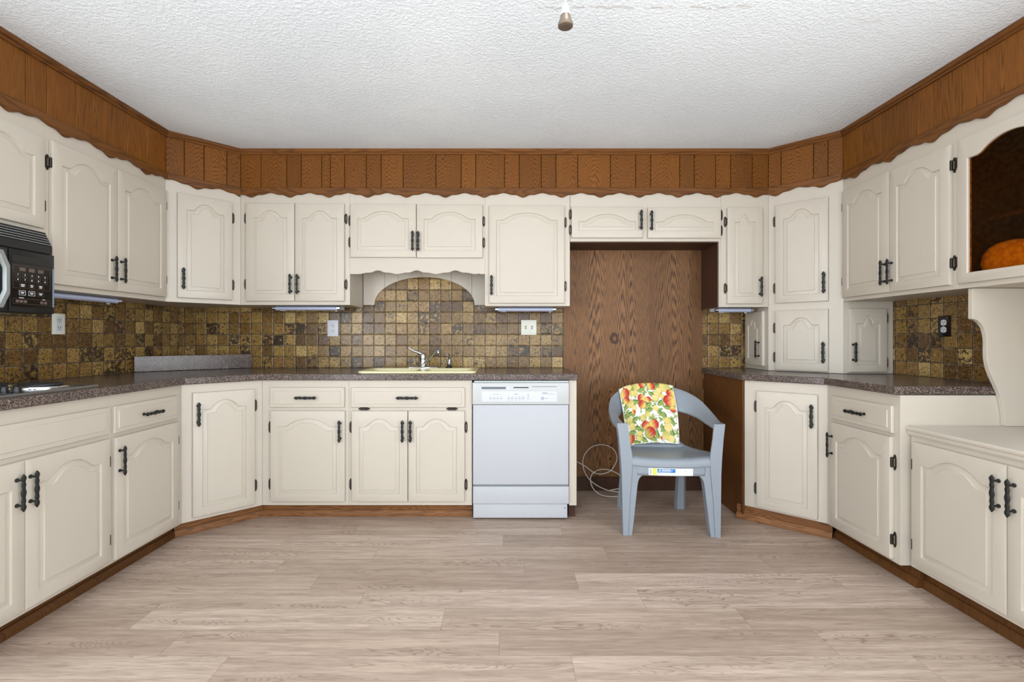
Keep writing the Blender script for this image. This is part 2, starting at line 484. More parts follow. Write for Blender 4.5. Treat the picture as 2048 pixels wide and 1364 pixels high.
WORLD = Frame(0, 0, 0)
UB = Frame(0, 3.352, 0)               # wall cupboards, back
BB = Frame(0, 3.057, 0)               # floor cupboards, back
UL = Frame(-2.122, 0, pi / 2)         # left run: u = Y
BL = Frame(-1.827, 0, pi / 2)
UR = Frame(2.115, 0, -pi / 2)         # right run: u = -Y
BR = Frame(1.82, 0, -pi / 2)
DK = Frame(1.866, 0, -pi / 2)
UDL = Frame.two((-2.122, 3.047), (-1.817, 3.352)); LU = hypot(.305, .305)
BDL = Frame.two((-1.827, 2.752), (-1.522, 3.057))
UDR = Frame.two((1.81, 3.352), (2.115, 3.047))
BDR = Frame.two((1.50, 3.057), (1.82, 2.75)); LBR = hypot(.32, .307)
XL, XR, YW, H = -2.437, 2.43, 3.667, 2.432
G = 0.0005

# ------------------------------------------------------------------ doors, drawers, ironwork
ARCN = 30
def arch(t, s):
    a = abs(t)
    if a >= s: return 0.0
    t = a / s
    if t < .74: return 1 - .60 * (t / .74) ** 2.1
    return .40 * (1 - (t - .74) / .26) ** 1.5
def loop(x0, x1, z0, zs, rise, y, sh=0.036):
    w = (x1 - x0) / 2; xc = (x0 + x1) / 2
    s = max(0.45, 1 - sh / w)
    pts = [(x0, y, z0), (x1, y, z0)]
    for i in range(ARCN + 1):
        t = 1 - 2 * i / ARCN
        pts.append((xc + t * w, y, zs + rise * arch(t, s)))
    return pts

TH = 0.020
def door_mesh(x0, x1, z0, z1, mg=0.049, rise=0.05):
    b = MB()
    ox0, ox1, oz0, ozt = x0 + mg, x1 - mg, z0 + mg, z1 - mg
    d2 = 0.003; d3 = 0.0245; d4 = 0.0262
    def o(d, y, r=rise): return loop(ox0 + d, ox1 - d, oz0 + d, ozt - rise - d, r, y)
    def rct(d, y): return loop(x0 + d, x1 - d, z0 + d, z1 - d, 0, y)
    b.loops([rct(0, -0.0012), rct(0, -TH + .005), rct(.0015, -TH + .0015), rct(.005, -TH), o(0, -TH), o(d2, -TH + .0075), o(d3, -TH + .0032), o(d4, -TH - .0004)])
    return b
def drawer_mesh(x0, x1, z0, z1):
    b = MB()
    def rct(d, y): return [(x0 + d, y, z0 + d), (x1 - d, y, z0 + d), (x1 - d, y, z1 - d), (x0 + d, y, z1 - d)]
    b.loops([rct(0, -.0012), rct(0, -TH + .008), rct(.002, -TH + .0045), rct(.0205, -TH + .0035), rct(.0225, -TH)])
    return b

HPROF = [(0, .0006), (.03, .0042), (.065, .0082), (.095, .0098), (.13, .0098), (.165, .0082), (.195, .0064), (.225, .0066), (.26, .0084), (.295, .0088), (.33, .0076), (.365, .0066), (.40, .0070), (.44, .0088), (.475, .0100), (.5, .0102)]
def pull_mesh(cx, cz, vertical=True, L=0.140):
    b = MB(); n = 12
    prof = HPROF + [(1 - s, w) for s, w in HPROF[-2::-1]]
    yc = -TH - 0.027; rings = []
    for s, w in prof:
        a = (s - .5) * L; ring = []
        for k in range(n):
            q = 2 * pi * k / n
            du = w * cos(q); dy = (0.0022 + w * .34) * sin(q)
            ring.append((cx + du, yc + dy, cz + a) if vertical else (cx + a, yc + dy, cz + du))
        rings.append(ring)
    b.loops(rings)
    for sg in (-1, 1):
        d = sg * 0.047
        c = (cx, cz + d) if vertical else (cx + d, cz)
        b.tube([(c[0], yc, c[1]), (c[0], -TH - .006, c[1]), (c[0], -TH - .004, c[1]), (c[0], -TH + .001, c[1])], [.0040, .0040, .0075, .0075], 10)
    return b
def hinge_mesh(xe, zc, side, h=0.068):
    """leaf on the frame beside the door edge xe; side = -1 left of the door, +1 right"""
    b = MB()
    c = xe + side * 0.0085
    w = 0.0085
    poly = [(c - w * .45, zc - h / 2), (c, zc - h / 2 - .003), (c + w * .45, zc - h / 2), (c + w, zc - h * .30), (c + w, zc + h * .30), (c + w * .45, zc + h / 2), (c, zc + h / 2 + .003), (c - w * .45, zc + h / 2), (c - w, zc + h * .30), (c - w, zc - h * .30)]
    b.prism_y(poly, -.0035, -.0004)
    xb = xe + side * 0.0035
    b.tube([(xb, -.013, zc - h * .36), (xb, -.013, zc - h * .33), (xb, -.013, zc + h * .33), (xb, -.013, zc + h * .36)], [.002, .0045, .0045, .002], 10)
    # wrap leaf hugging the door edge
    xd = xe + side * 0.0012
    b.box(min(xd, xd - side * .0008) , max(xd, xd - side * .0008) , -.018, -.002, zc - h * .32, zc + h * .32)
    b.cur = .95
    b.box(c - .0022, c + .0022, -.0065, -.0036, zc - h * .27, zc + h * .27)
    return b

def add_door(T, x0, x1, z0, z1, hinge=None, hz=(), pull=None, rise=0.05, mg=0.049, pl=0.14, parent=None):
    d = T.part('door', door_mesh(x0, x1, z0, z1, mg, rise), 'cream_paint', smooth=24)
    if hinge:
        xe = x0 if hinge == 'L' else x1
        for z in hz:
            T.part('hinge', hinge_mesh(xe, z, -1 if hinge == 'L' else 1), 'bronze', d)
    if pull: T.part('handle', pull_mesh(pull[0], pull[1], True, pl), 'black_iron', d)
    return d
def add_drawer(T, x0, x1, z0, z1, pull=True, name='drawer'):
    d = T.part(name, drawer_mesh(x0, x1, z0, z1), 'cream_paint', smooth=24)
    if pull: T.part('handle', pull_mesh((x0 + x1) / 2, (z0 + z1) / 2, False), 'black_iron', d)
    return d

def cabinet(fr, label, u0, u1, z0, z1, depth, cat='cabinet', name='wall_cabinet', group=None):
    T = Thing(name, fr, u0, 0, z0, label, cat, group)
    T.part('body', MB().box(u0 + G / 2, u1 - G / 2, 0, depth - .004, z0, z1), 'cream_paint', bevel=.0007)
    return T
def corner_cabinet(fr, label, polyworld, z0, z1, name='corner_wall_cabinet'):
    pl = [fr.loc(*p) for p in polyworld]
    T = Thing(name, fr, 0, 0, z0, label, 'cabinet')
    T.part('body', MB().prism_z(pl, z0, z1), 'cream_paint', bevel=.0007)
    return T

# ------------------------------------------------------------------ room shell
def struct(name, mb, mat, label=None, **kw):
    o = build(name, mb, mat, None, **kw)
    o['kind'] = 'structure'
    if label: o['label'] = label
    return o
YR = -2.6
struct('floor', MB().box(-2.6, 2.6, YR - .1, 3.8, -.05, 0), 'floor_planks', 'pale pinkish oak plank floor', smooth=0)
struct('ceiling', MB().box(-2.6, 2.6, YR - .1, 3.8, H, H + .05), 'ceiling_texture', 'white textured ceiling', smooth=0)
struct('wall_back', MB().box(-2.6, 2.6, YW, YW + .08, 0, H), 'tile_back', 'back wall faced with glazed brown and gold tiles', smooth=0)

def side_wall(name, X, ang, mat, label):
    fr = Frame(X, 0, ang)
    u = (1.0, YW) if ang > 0 else (-YW, -1.0)
    o = build(name, MB().box(u[0], u[1], 0, .08, 0, H), mat, None, smooth=0)
    o.matrix_world = fr.m
    o['kind'] = 'structure'; o['label'] = label
    return o
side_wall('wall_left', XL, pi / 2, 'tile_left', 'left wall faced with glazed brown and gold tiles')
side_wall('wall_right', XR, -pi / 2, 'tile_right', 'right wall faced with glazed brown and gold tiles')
WY0, WY1, WZ0, WZ1 = -2.4, .2, .35, 2.15      # unseen openings added for the side fill lights behind the camera
for nm, a_, b_ in (('wall_left_rear', XL - .08, XL), ('wall_right_rear', XR, XR + .08)):
    w = MB()
    w.box(a_, b_, YR, WY0, 0, H); w.box(a_, b_, WY1, 1.0, 0, H); w.box(a_, b_, WY0, WY1, 0, WZ0); w.box(a_, b_, WY0, WY1, WZ1, H)
    struct(nm, w, 'wall_paint', smooth=0)
w = MB()
w.box(-2.6, -1.3, YR - .08, YR, 0, H); w.box(1.3, 2.6, YR - .08, YR, 0, H); w.box(-1.3, 1.3, YR - .08, YR, 2.12, H)
struct('wall_rear', w, 'wall_paint', smooth=0)

# soffit above the wall cupboards: oak boards, scalloped rail, crown strip
UPATH = [(-2.122, 0.95), (-2.122, 3.047), (-1.817, 3.352), (1.81, 3.352), (2.115, 3.047), (2.115, 0.95)]
def seg_frames():
    out = []
    for i in range(5):
        a, b = UPATH[i], UPATH[i + 1]
        out.append((Frame.two(a, b), hypot(b[0] - a[0], b[1] - a[1])))
    return out
SEG = seg_frames()
SIDEN = ['left', 'left corner', 'back', 'right corner', 'right']
BACKG = [-1.677, -1.5, -1.4, -1.259, -1.2, -1.102, -0.953, -0.851, -0.7, -0.475, -0.301, -0.201, -0.003, 0.098, 0.249, 0.35, 0.5, 0.724, 0.898, 1.001, 1.2, 1.3, 1.447, 1.55, 1.699]
ZP0, ZP1 = 2.136, 2.40
def boards(mb, cuts, y0, y1, z0, z1, gap=.0016):
    for i in range(len(cuts) - 1):
        a, b = cuts[i] + gap, cuts[i + 1] - gap
        mb.cur = random.random()
        mb.prism_z([(a, y1), (a, y0 + .003), (a + .002, y0), (b - .002, y0), (b, y0 + .003), (b, y1)], z0, z1)
n = 1
for i, (fr, L) in enumerate(SEG):
    if i == 2: cuts = [0] + [g + 1.817 for g in BACKG] + [L]
    elif i in (1, 3): cuts = [0, .10, .21, .345, L] if i == 1 else [0, .08, .27, .35, L]
    else:
        cuts = [0]; x = 0
        wd = [.10, .15, .10, .23, .15, .175, .10, .20]
        k = 0
        while x + .25 < L:
            x += wd[k % 8]; k += 1; cuts.append(x)
        cuts.append(L)
        if i == 4: cuts = [L - c for c in cuts[::-1]]
    mb = MB()
    boards(mb, cuts, -.004, .012, ZP0, H - .006)
    mb.cur = .2
    mb.box(.0, L, .007, .30 if i == 2 else .013, ZP0, H - .006)
    o = build('trim_%d' % n, mb, 'oak_straight' if i in (0, 4) else 'oak_panelling', None, smooth=0); n += 1
    o.matrix_world = fr.m; tag(o, 'oak plank soffit above the %s cupboards' % SIDEN[i], None, None, 'structure')
    # crown strip
    y = .004
    prof = [(-y, 2.396), (-y - .010, 2.397), (-y - .014, 2.403), (-y - .012, 2.409), (-y - .018, 2.412), (-y - .024, 2.420), (-y - .024, H - .001), (-y, H - .001)]
    cr = MB(); cr.cur = random.random()
    tl = math.tan(pi / 8)
    e0 = 0 if i == 0 else 1; e1 = 0 if i == 4 else 1
    pts = []; m_ = len(prof)
    for (py, pz) in prof: pts.append((-py * tl * e0, py, pz))
    for (py, pz) in prof: pts.append((L + py * tl * e1, py, pz))
    cr.add(pts, [tuple(range(m_)), tuple(range(m_, 2 * m_))[::-1]] + [(a, (a + 1) % m_, m_ + (a + 1) % m_, m_ + a) for a in range(m_)])
    o = build('trim_%d' % n, cr, 'oak_trim', None, smooth=20); n += 1
    o.matrix_world = fr.m; tag(o, 'oak crown strip along the ceiling, %s' % SIDEN[i], None, None, 'structure')
    # scalloped rail
    PER = 0.2665
    ph = {0: 0.06, 1: .17, 2: 0.075, 3: .05, 4: 0.11}[i]
    def zb(x):
        q = abs(((x - ph) / PER) % 1.0 - .5) * 2          # 1 at the low point, 0 at the crest
        sm = lambda t: t * t * (3 - 2 * t)
        c = max(0, min(1, q / .46)); d = max(0, min(1, (q - .60) / .40))
        return 2.1335 - .013 * sm(c) - .0185 * sm(d)
    yb, yf = -.004, -.021
    x0 = tl * .021 * e0 if e0 else 0
    x1 = L - (tl * .021 if e1 else 0)
    N = max(24, int(L / .009)); sc = MB(); sc.cur = random.random()
    rows = []
    for k in range(N + 1):
        x = x0 + (x1 - x0) * k / N
        z = zb(x)
        rows.append([(x, yb, 2.166), (x, yf + .003, 2.166), (x, yf, 2.162), (x, yf, z + .006), (x, yf + .004, z + .001), (x, yf + .008, z), (x, yb, z)])
    sc.loops(rows)
    o = build('trim_%d' % n, sc, 'oak_trim', None, smooth=35); n += 1
    o.matrix_world = fr.m; tag(o, 'scalloped oak rail under the soffit, %s' % SIDEN[i], None, None, 'structure')

# toe-kick boards with a shoe strip
def kick(name, p0, p1, label, mat='pine_kick', hgt=.088, d=.02, shoe=True):
    fr = Frame.two(p0, p1); L = hypot(p1[0] - p0[0], p1[1] - p0[1])
    mb = MB(); mb.cur = random.random()
    mb.box(0, L, 0, d, 0.001, hgt)
    if shoe:
        mb.cur = random.random()
        mb.loops([[(x, 0, .001), (x, -.017, .001), (x, -.017, .018), (x, -.014, .028), (x, -.008, .035), (x, -.007, .038), (x, 0, .040)] for x in (0, L)])
    o = build(name, mb, mat, None, smooth=25)
    o.matrix_world = fr.m; tag(o, label, None, None, 'structure')
R = .066
t8 = math.tan(pi / 8)
kick('baseboard_left', (-1.827 - R, 1.40), (-1.827 - R, 2.752 + R * t8 - .001), 'brown wooden kick board under the left cupboards', 'oak_side')
kick('baseboard_left_corner', (-1.827 - R + .004, 2.752 + R * t8 + .004), (-1.522 - R * t8 - .002, 3.057 + R), 'brown wooden kick board under the left corner cupboard')
kick('baseboard_back', (-1.522 - R * t8, 3.057 + R), (-.209, 3.057 + R), 'knotty wooden kick board under the sink cupboards')
kick('baseboard_right_corner', (1.472, 3.057 + R * .55), (1.82 + R * .55, 2.75 + R * .2), 'orange wooden kick board under the right corner cupboard')
kick('baseboard_right', (1.82 + R, 2.775), (1.82 + R, 2.215), 'dark wooden kick board under the right drawer cupboard', 'oak_side')
kick('baseboard_desk', (1.866 + R - .02, 2.232), (1.866 + R - .02, 0.95), 'dark wooden kick board under the low desk cupboard', 'oak_side')
kick('baseboard_alcove', (.452, YW - .032), (1.485, YW - .032), 'dark wooden skirting in the alcove', 'oak_dark', .10, .012, False)

# oak plywood sheet behind the chair
mb = MB()
cuts = [.440, .531, .681, .908, 1.082, 1.186, 1.379, 1.484]
boards(mb, cuts, YW - .010, YW - .001, 0.001, 1.80, .0012)
mb.cur = .5; mb.box(.441, 1.483, YW - .0085, YW - .001, 0.002, 1.799)
struct('wall_alcove', mb, 'oak_plywood', 'dark grained oak plywood sheet in the refrigerator alcove', smooth=0)

# white boarded panel with an arch cut-out, behind the sink
mb = MB()
cx, hw, zb0, rise = -.604, .376, 1.386, .210
xs = [-1.062, -.902, -.802, -.626, -.403, -.249, -.140]
def archz(x):
    t = (x - cx) / hw
    return zb0 if abs(t) >= 1 else zb0 + rise * sqrt(max(0, 1 - t * t))
for i in range(len(xs) - 1):
    a, b = xs[i] + .001, xs[i + 1] - .001
    pts = [a + (b - a) * k / 24 for k in range(25)] + [c for c in (cx - hw, cx - hw + .002, cx - hw + .008, cx + hw - .008, cx + hw - .002, cx + hw) if a < c < b]
    pts.sort()
    poly = [(x, archz(x)) for x in pts] + [(b, 1.80), (a, 1.80)]
    mb.prism_y(poly, YW - .014, YW - .001)
mb2 = build('wall_sink_arch', mb, 'cream_paint', None, smooth=0)
tag(mb2, 'cream boarded panel with an arched cut-out on the tiled wall over the sink', None, None, 'structure')

# ------------------------------------------------------------------ wall cupboards
DU = .311
ZT = 2.135
# left run
T = cabinet(UL, 'cream wall cupboard directly above the black microwave', 1.42, 2.247, 1.618, ZT, DU)
add_door(T, 1.832, 2.230, 1.637, 2.052, 'R', (1.951, 1.743), None)
add_door(T, 1.437, 1.828, 1.637, 2.052, 'L', (1.951, 1.743), None)
T = cabinet(UL, 'cream two-door wall cupboard between the microwave and the left corner', 2.2475, 3.0465, 1.366, ZT, DU)
add_door(T, 2.266, 2.648, 1.390, 2.056, 'L', (1.952, 1.500), (2.606, 1.507))
add_door(T, 2.651, 3.032, 1.392, 2.056, 'R', (1.960, 1.500), (2.668, 1.507))
# left corner
T = corner_cabinet(UDL, 'cream single-door wall cupboard set diagonally across the left corner', [(-2.1215, 3.0475), (-1.8175, 3.3515), (-1.8175, YW - .004), (XL + .004, YW - .004), (XL + .004, 3.0475)], 1.366, ZT)
add_door(T, .060, .374, 1.394, 2.058, 'R', (1.952, 1.498), (.088, 1.515))
# back run
T = cabinet(UB, 'cream two-door wall cupboard on the back wall beside the left corner', -1.8165, -1.066, 1.366, ZT, DU)
add_door(T, -1.774, -1.441, 1.391, 2.061, 'L', (1.960, 1.508), (-1.460, 1.505))
add_door(T, -1.437, -1.100, 1.390, 2.058, 'R', (1.957, 1.506), (-1.412, 1.504))
# sink cupboard with scalloped valance
T = Thing('wall_cabinet', UB, -1.065, 0, 1.60, 'cream short wall cupboard with a scalloped valance over the sink', 'cabinet')
T.part('body', MB().box(-1.0655, -.1385, 0.0195, DU - .004, 1.66, ZT), 'cream_paint', bevel=.0015)
N = 140; top = []
for k in range(N + 1):
    x = -1.0655 + (.927) * k / N
    q = abs(((x + .874) / .2665) % 1.0 - .5) * 2
    sm = lambda t: t * t * (3 - 2 * t)
    if x < -1.0 or x > -.175: z = 1.578
    else: z = 1.578 + .010 * sm(max(0, min(1, q / .46))) + .016 * sm(max(0, min(1, (q - .58) / .42)))
    top.append((x, z))
mbv = MB().prism_y(top + [(-.1385, ZT), (-1.0655, ZT)], 0, .019)
T.part('valance', mbv, 'cream_paint', label='cream face frame with a scalloped lower edge', smooth=30)
add_door(T, -1.059, -.609, 1.690, 2.056, 'L', (1.945, 1.797), (-.628, 1.798))
add_door(T, -.605, -.154, 1.687, 2.051, 'R', (1.940, 1.793), (-.590, 1.796))
T = cabinet(UB, 'cream single-door wall cupboard right of the sink cupboard, above the dishwasher', -.138, .446, 1.358, ZT, DU)
add_door(T, -.109, .407, 1.376, 2.045, 'R', (1.932, 1.494), (-.092, 1.497))
T = cabinet(UB, 'cream shallow two-door wall cupboard over the refrigerator alcove', .448, 1.4838, 1.802, ZT, DU)
T.part('underside', MB().box(.45, 1.470, .020, DU - .006, 1.7965, 1.8015), 'oak_dark', label='dark stained board under the cupboard')
add_door(T, .456, .943, 1.824, 2.036, 'L', (1.987, 1.881), (.926, 1.940))
add_door(T, .977, 1.478, 1.822, 2.032, 'R', (1.982, 1.876), (.996, 1.936))
T = cabinet(UB, 'cream narrow single-door wall cupboard right of the refrigerator alcove', 1.484, 1.8095, 1.352, ZT, DU)
T.part('side_panel', MB().box(1.4715, 1.4835, 0.019, DU - .004, 1.352, 1.8015), 'oak_dark', label='dark brown side panel facing the alcove')
T.part('frame_edge', MB().box(1.4715, 1.4835, 0.0, .0185, 1.352, 1.8015), 'cream_paint')
add_door(T, 1.521, 1.763, 1.372, 2.032, 'L', (1.936, 1.479), (1.741, 1.487))

# right corner: tall corner unit down to the worktop
poly = [(1.8105, 3.3515), (2.1145, 3.0475), (XR - .004, 3.0475), (XR - .004, YW - .004), (1.8105, YW - .004)]
T = corner_cabinet(UDR, 'cream tall corner cupboard standing on the right worktop with four doors', poly, .916, ZT)
add_door(T, .048, .354, 1.373, 2.036, 'L', (1.930, 1.476), (.334, 1.490))
add_door(T, .048, .354, .922, 1.323, 'L', (1.206, 1.008), (.331, 1.046))
FS = Frame(1.8105, 0, -pi / 2)          # side facing the alcove (u = -Y)
FF = Frame(0, 3.0475, 0)                # side facing the room on the right wall
def side_door(T, fr, args):
    x0, x1, z0, z1, hinge, hz, pull = args
    d = build('door', door_mesh(x0, x1, z0, z1, .045, .05), 'cream_paint', None, smooth=24)
    d.parent = T.o; d.matrix_parent_inverse = Matrix.Identity(4)
    bpy.context.view_layer.update()
    d.matrix_basis = T.o.matrix_world.inverted() @ fr.m
    xe = x0 if hinge == 'L' else x1
    for z in hz: build('hinge', hinge_mesh(xe, z, -1 if hinge == 'L' else 1), 'bronze', d)
    build('handle', pull_mesh(pull[0], pull[1], True, .125), 'black_iron', d)
side_door(T, FS, (-3.640, -3.395, .945, 1.325, 'L', (1.25, 1.02), (-3.435, 1.06)))
side_door(T, FF, (2.140, 2.376, .925, 1.322, 'R', (1.262, .985), (2.160, 1.050)))
# right run
T = cabinet(UR, 'cream two-door wall cupboard on the right wall beside the tall corner cupboard', -3.0465, -2.2765, 1.366, ZT, DU)
add_door(T, -3.034, -2.664, 1.388, 2.050, 'L', (1.950, 1.490), (-2.688, 1.497))
add_door(T, -2.660, -2.300, 1.388, 2.050, 'R', (1.950, 1.490), (-2.640, 1.497))
# glazed cupboard
T = Thing('glazed_wall_cabinet', UR, -2.276, 0, 1.366, 'cream wall cupboard with an arched amber glass door, above the low desk', 'cabinet')
mb = MB()
u0, u1 = -2.276, -1.42
mb.box(u0, u0 + .018, .02, DU - .004, 1.366, ZT); mb.box(u1 - .018, u1, .02, DU - .004, 1.366, ZT)
mb.box(u0 + .018, u1 - .018, .02, DU - .004, 1.366, 1.384); mb.box(u0 + .018, u1 - .018, .02, DU - .004, ZT - .018, ZT)
mb.box(u0 + .018, u1 - .018, DU - .012, DU - .004, 1.384, ZT - .018)
T.part('body', mb, 'cream_paint', smooth=0)
mb = MB()
for a, b in ((u0, u0 + .045), (u1 - .045, u1)): mb.box(a, b, 0, .0195, 1.366, ZT)
mb.box(u0 + .045, u1 - .045, 0, .0195, 1.366, 1.415); mb.box(u0 + .045, u1 - .045, 0, .0195, 2.03, ZT)
T.part('face_frame', mb, 'cream_paint', smooth=0)
lin_ = MB()
lin_.box(u0 + .019, u0 + .021, .0205, DU - .013, 1.386, ZT - .02); lin_.box(u1 - .021, u1 - .019, .0205, DU - .013, 1.386, ZT - .02)
lin_.box(u0 + .021, u1 - .021, DU - .016, DU - .013, 1.386, ZT - .02); lin_.box(u0 + .021, u1 - .021, .0205, DU - .016, 1.3845, 1.387)
lin_.box(u0 + .021, u1 - .021, .05, DU - .017, 1.66, 1.678)
T.part('interior', lin_, 'interior_brown', label='brown interior with one shelf', smooth=0)
def glazed_door(x0, x1, hinge):
    z0, z1 = 1.388, 2.054
    gx0, gx1, gz0, gzs = x0 + .052, x1 - .052, 1.434, 1.952
    def rc(d, y): return loop(x0 + d, x1 - d, z0 + d, z1 - d, 0, y)
    def gl(d, y): return loop(gx0 - d, gx1 + d, gz0 - d, gzs + d * .4, .05, y)
    mb = MB()
    mb.loops([gl(0, -.0012), rc(0, -.0012), rc(0, -TH + .005), rc(.0015, -TH + .0015), rc(.005, -TH), gl(.004, -TH), gl(0, -TH + .003), gl(0, -.0012)], False, False)
    d = T.part('door', mb, 'cream_paint', smooth=24, label='cream door frame with an arched opening')
    for z in (1.953, 1.490): T.part('hinge', hinge_mesh(x0 if hinge == 'L' else x1, z, -1 if hinge == 'L' else 1), 'bronze', d)
    mb = MB(); mb.loops([gl(-.0006, -.010), gl(-.0006, -.006)])
    T.part('pane', mb, 'amber_glass', d, label='dimpled amber glass pane', smooth=30)
glazed_door(-2.261, -1.802, 'L')
glazed_door(-1.797, -1.435, 'R')
mb = MB(); mb.lathe([(.05, 0), (.075, .004), (.105, .04), (.118, .085), (.112, .125), (.090, .155), (.060, .172), (.030, .178), (.001, .179)], (0, 0, 0), 36)
mb.v = [(x * 1.12, y * .50, z * .98) for x, y, z in mb.v]
o = build('glow_shape', mb, 'glow_shape_pale', None, smooth=85)  # rounded shape added inside the cupboard to make the orange glow
o.matrix_world = UR.m @ Matrix.Translation((-2.112, .085, 1.3872))
tag(o, 'pale rounded shape added behind the amber glass door to give its orange glow', 'bowl')

# ------------------------------------------------------------------ floor cupboards
ZC = .873; ZK = .090; DB = .606
T = cabinet(BL, 'cream base cupboard under the cooktop with a wide drawer front and two doors', 1.40, 2.2495, ZK, ZC, DB, 'cabinet', 'base_cabinet')
add_drawer(T, 1.42, 2.234, .698, .820, False, 'false_drawer_front')
add_door(T, 1.440, 1.836, .110, .676, 'L', (.57, .21), (1.803, .563))
add_door(T, 1.839, 2.234, .110, .676, 'R', (.57, .21), (1.855, .563))
T = cabinet(BL, 'cream base cupboard with one drawer and one door, beside the left corner', 2.2505, 2.7515, ZK, ZC, DB, 'cabinet', 'base_cabinet')
add_drawer(T, 2.264, 2.704, .694, .820)
add_door(T, 2.264, 2.704, .106, .674, 'R', (.57, .21), (2.285, .563))
T = corner_cabinet(BDL, 'cream single-door base cupboard set diagonally in the left corner', [(-1.8265, 2.7525), (-1.5225, 3.0565), (-1.5225, YW - .004), (XL + .004, YW - .004), (XL + .004, 2.7525)], ZK, ZC, 'corner_base_cabinet')
add_door(T, .051, .383, .112, .824, 'R', (.720, .224), (.076, .702))
T = cabinet(BB, 'cream base cupboard with one drawer and one wide door, left of the sink cupboard', -1.5215, -.9805, ZK, ZC, DB, 'cabinet', 'base_cabinet')
add_drawer(T, -1.467, -1.003, .705, .829)
add_door(T, -1.464, -.999, .117, .684, 'L', (.580, .223), (-1.025, .560))
T = Thing('base_cabinet', BB, -.980, 0, ZK, 'cream base cupboard under the sink with a tip-out front and two doors', 'cabinet')
mb = MB(); a_, b_ = -.980, -.207
mb.box(a_, b_, 0, .018, ZK, ZC); mb.box(a_, a_ + .016, .018, DB - .004, ZK, ZC); mb.box(b_ - .016, b_, .018, DB - .004, ZK, ZC)
mb.box(a_ + .016, b_ - .016, .018, DB - .004, ZK, ZK + .016); mb.box(a_ + .016, b_ - .016, DB - .012, DB - .004, ZK + .016, ZC)
T.part('body', mb, 'cream_paint', bevel=.001)
dr = add_drawer(T, -.961, -.251, .705, .828, True, 'tip_out_front')
for x in (-.882, -.332):
    hm = hinge_mesh(0, 0, -1); mb = MB()
    mb.add([(x + v[2], v[1], .694 + v[0] + .0085) for v in hm.v], hm.f)
    T.part('hinge', mb, 'bronze', dr)
add_door(T, -.958, -.608, .117, .683, 'L', (.580, .222), (-.635, .560))
add_door(T, -.604, -.252, .117, .683, 'R', (.580, .220), (-.586, .560))
# end panel right of the dishwasher
T = Thing('end_panel', BB, .402, 0, 0, 'cream end panel between the dishwasher and the alcove', 'panel')
T.part('board', MB().box(.402, .449, 0, DB - .012, .088, ZC), 'cream_paint', bevel=.0015)
T.part('kick_block', MB().box(.404, .447, .05, .40, .001, .087), 'oak_dark', label='dark block under the panel')
# right corner
T = corner_cabinet(BDR, 'cream single-door base cupboard set diagonally beside the alcove, with an oak end', [(1.5015, 3.0555), (1.8195, 2.7505), (XR - .004, 2.7505), (XR - .004, YW - .004), (1.512, YW - .004), (1.512, 3.0555)], ZK, ZC, 'corner_base_cabinet')
add_door(T, .075, .398, .104, .815, 'L', (.717, .212), (.372, .692))
b = build('side_panel', MB().box(1.490, 1.501, 3.060, YW - .012, .001, ZC), 'oak_side', None, smooth=0)
b.parent = T.o; bpy.context.view_layer.update(); b.matrix_basis = T.o.matrix_world.inverted()
b['label'] = 'brown oak end panel facing the alcove'
# right run
T = cabinet(BR, 'cream base cupboard with one drawer and one door, right of the corner', -2.7495, -2.244, ZK, ZC, DB, 'cabinet', 'base_cabinet')
add_drawer(T, -2.698, -2.278, .694, .820)
add_door(T, -2.704, -2.282, .106, .674, 'R', (.557, .197), (-2.684, .550))
# desk height cupboard
T = cabinet(DK, 'cream low desk-height base cupboard with two doors on the right', -2.240, -1.35, ZK, .692, .560, 'cabinet', 'desk_cabinet')
add_door(T, -2.214, -1.797, .112, .668, 'L', (.563, .199), (-1.822, .556))
add_door(T, -1.793, -1.376, .112, .668, 'R', (.563, .199), (-1.766, .556))
# desk top
T = Thing('worktop', DK, -2.241, -.02, .693, 'cream painted desk top on the low right-hand cupboard', 'worktop')
mb = MB()
mb.loops([[(u, .556, .693), (u, -.012, .693), (u, -.016, .700), (u, -.016, .712), (u, -.022, .716), (u, -.024, .724), (u, -.021, .732), (u, -.016, .734), (u, .556, .734)] for u in (-2.2415, -1.34)])
T.part('board', mb, 'cream_paint', smooth=25)
# scroll-cut end panel between desk and glazed cupboard
pts = [(1.130, 1.364)]
crv = [(2.130, 1.364), (2.130, 1.225), (2.150, 1.220), (2.170, 1.205), (2.186, 1.180), (2.194, 1.150), (2.197, 1.115), (2.196, 1.080), (2.197, 1.045), (2.204, 1.005), (2.218, .965), (2.237, .925), (2.254, .885), (2.268, .840), (2.276, .790), (2.279, .735)]
mb = MB().prism_y(crv + [(XR - .003, .735), (XR - .003, 1.364)], 2.222, 2.2425)
o = build('scroll_panel', mb, 'cream_paint', None, smooth=30, bevel=.001)
tag(o, 'cream scroll-cut upright panel on the desk top under the glazed cupboard', 'panel')

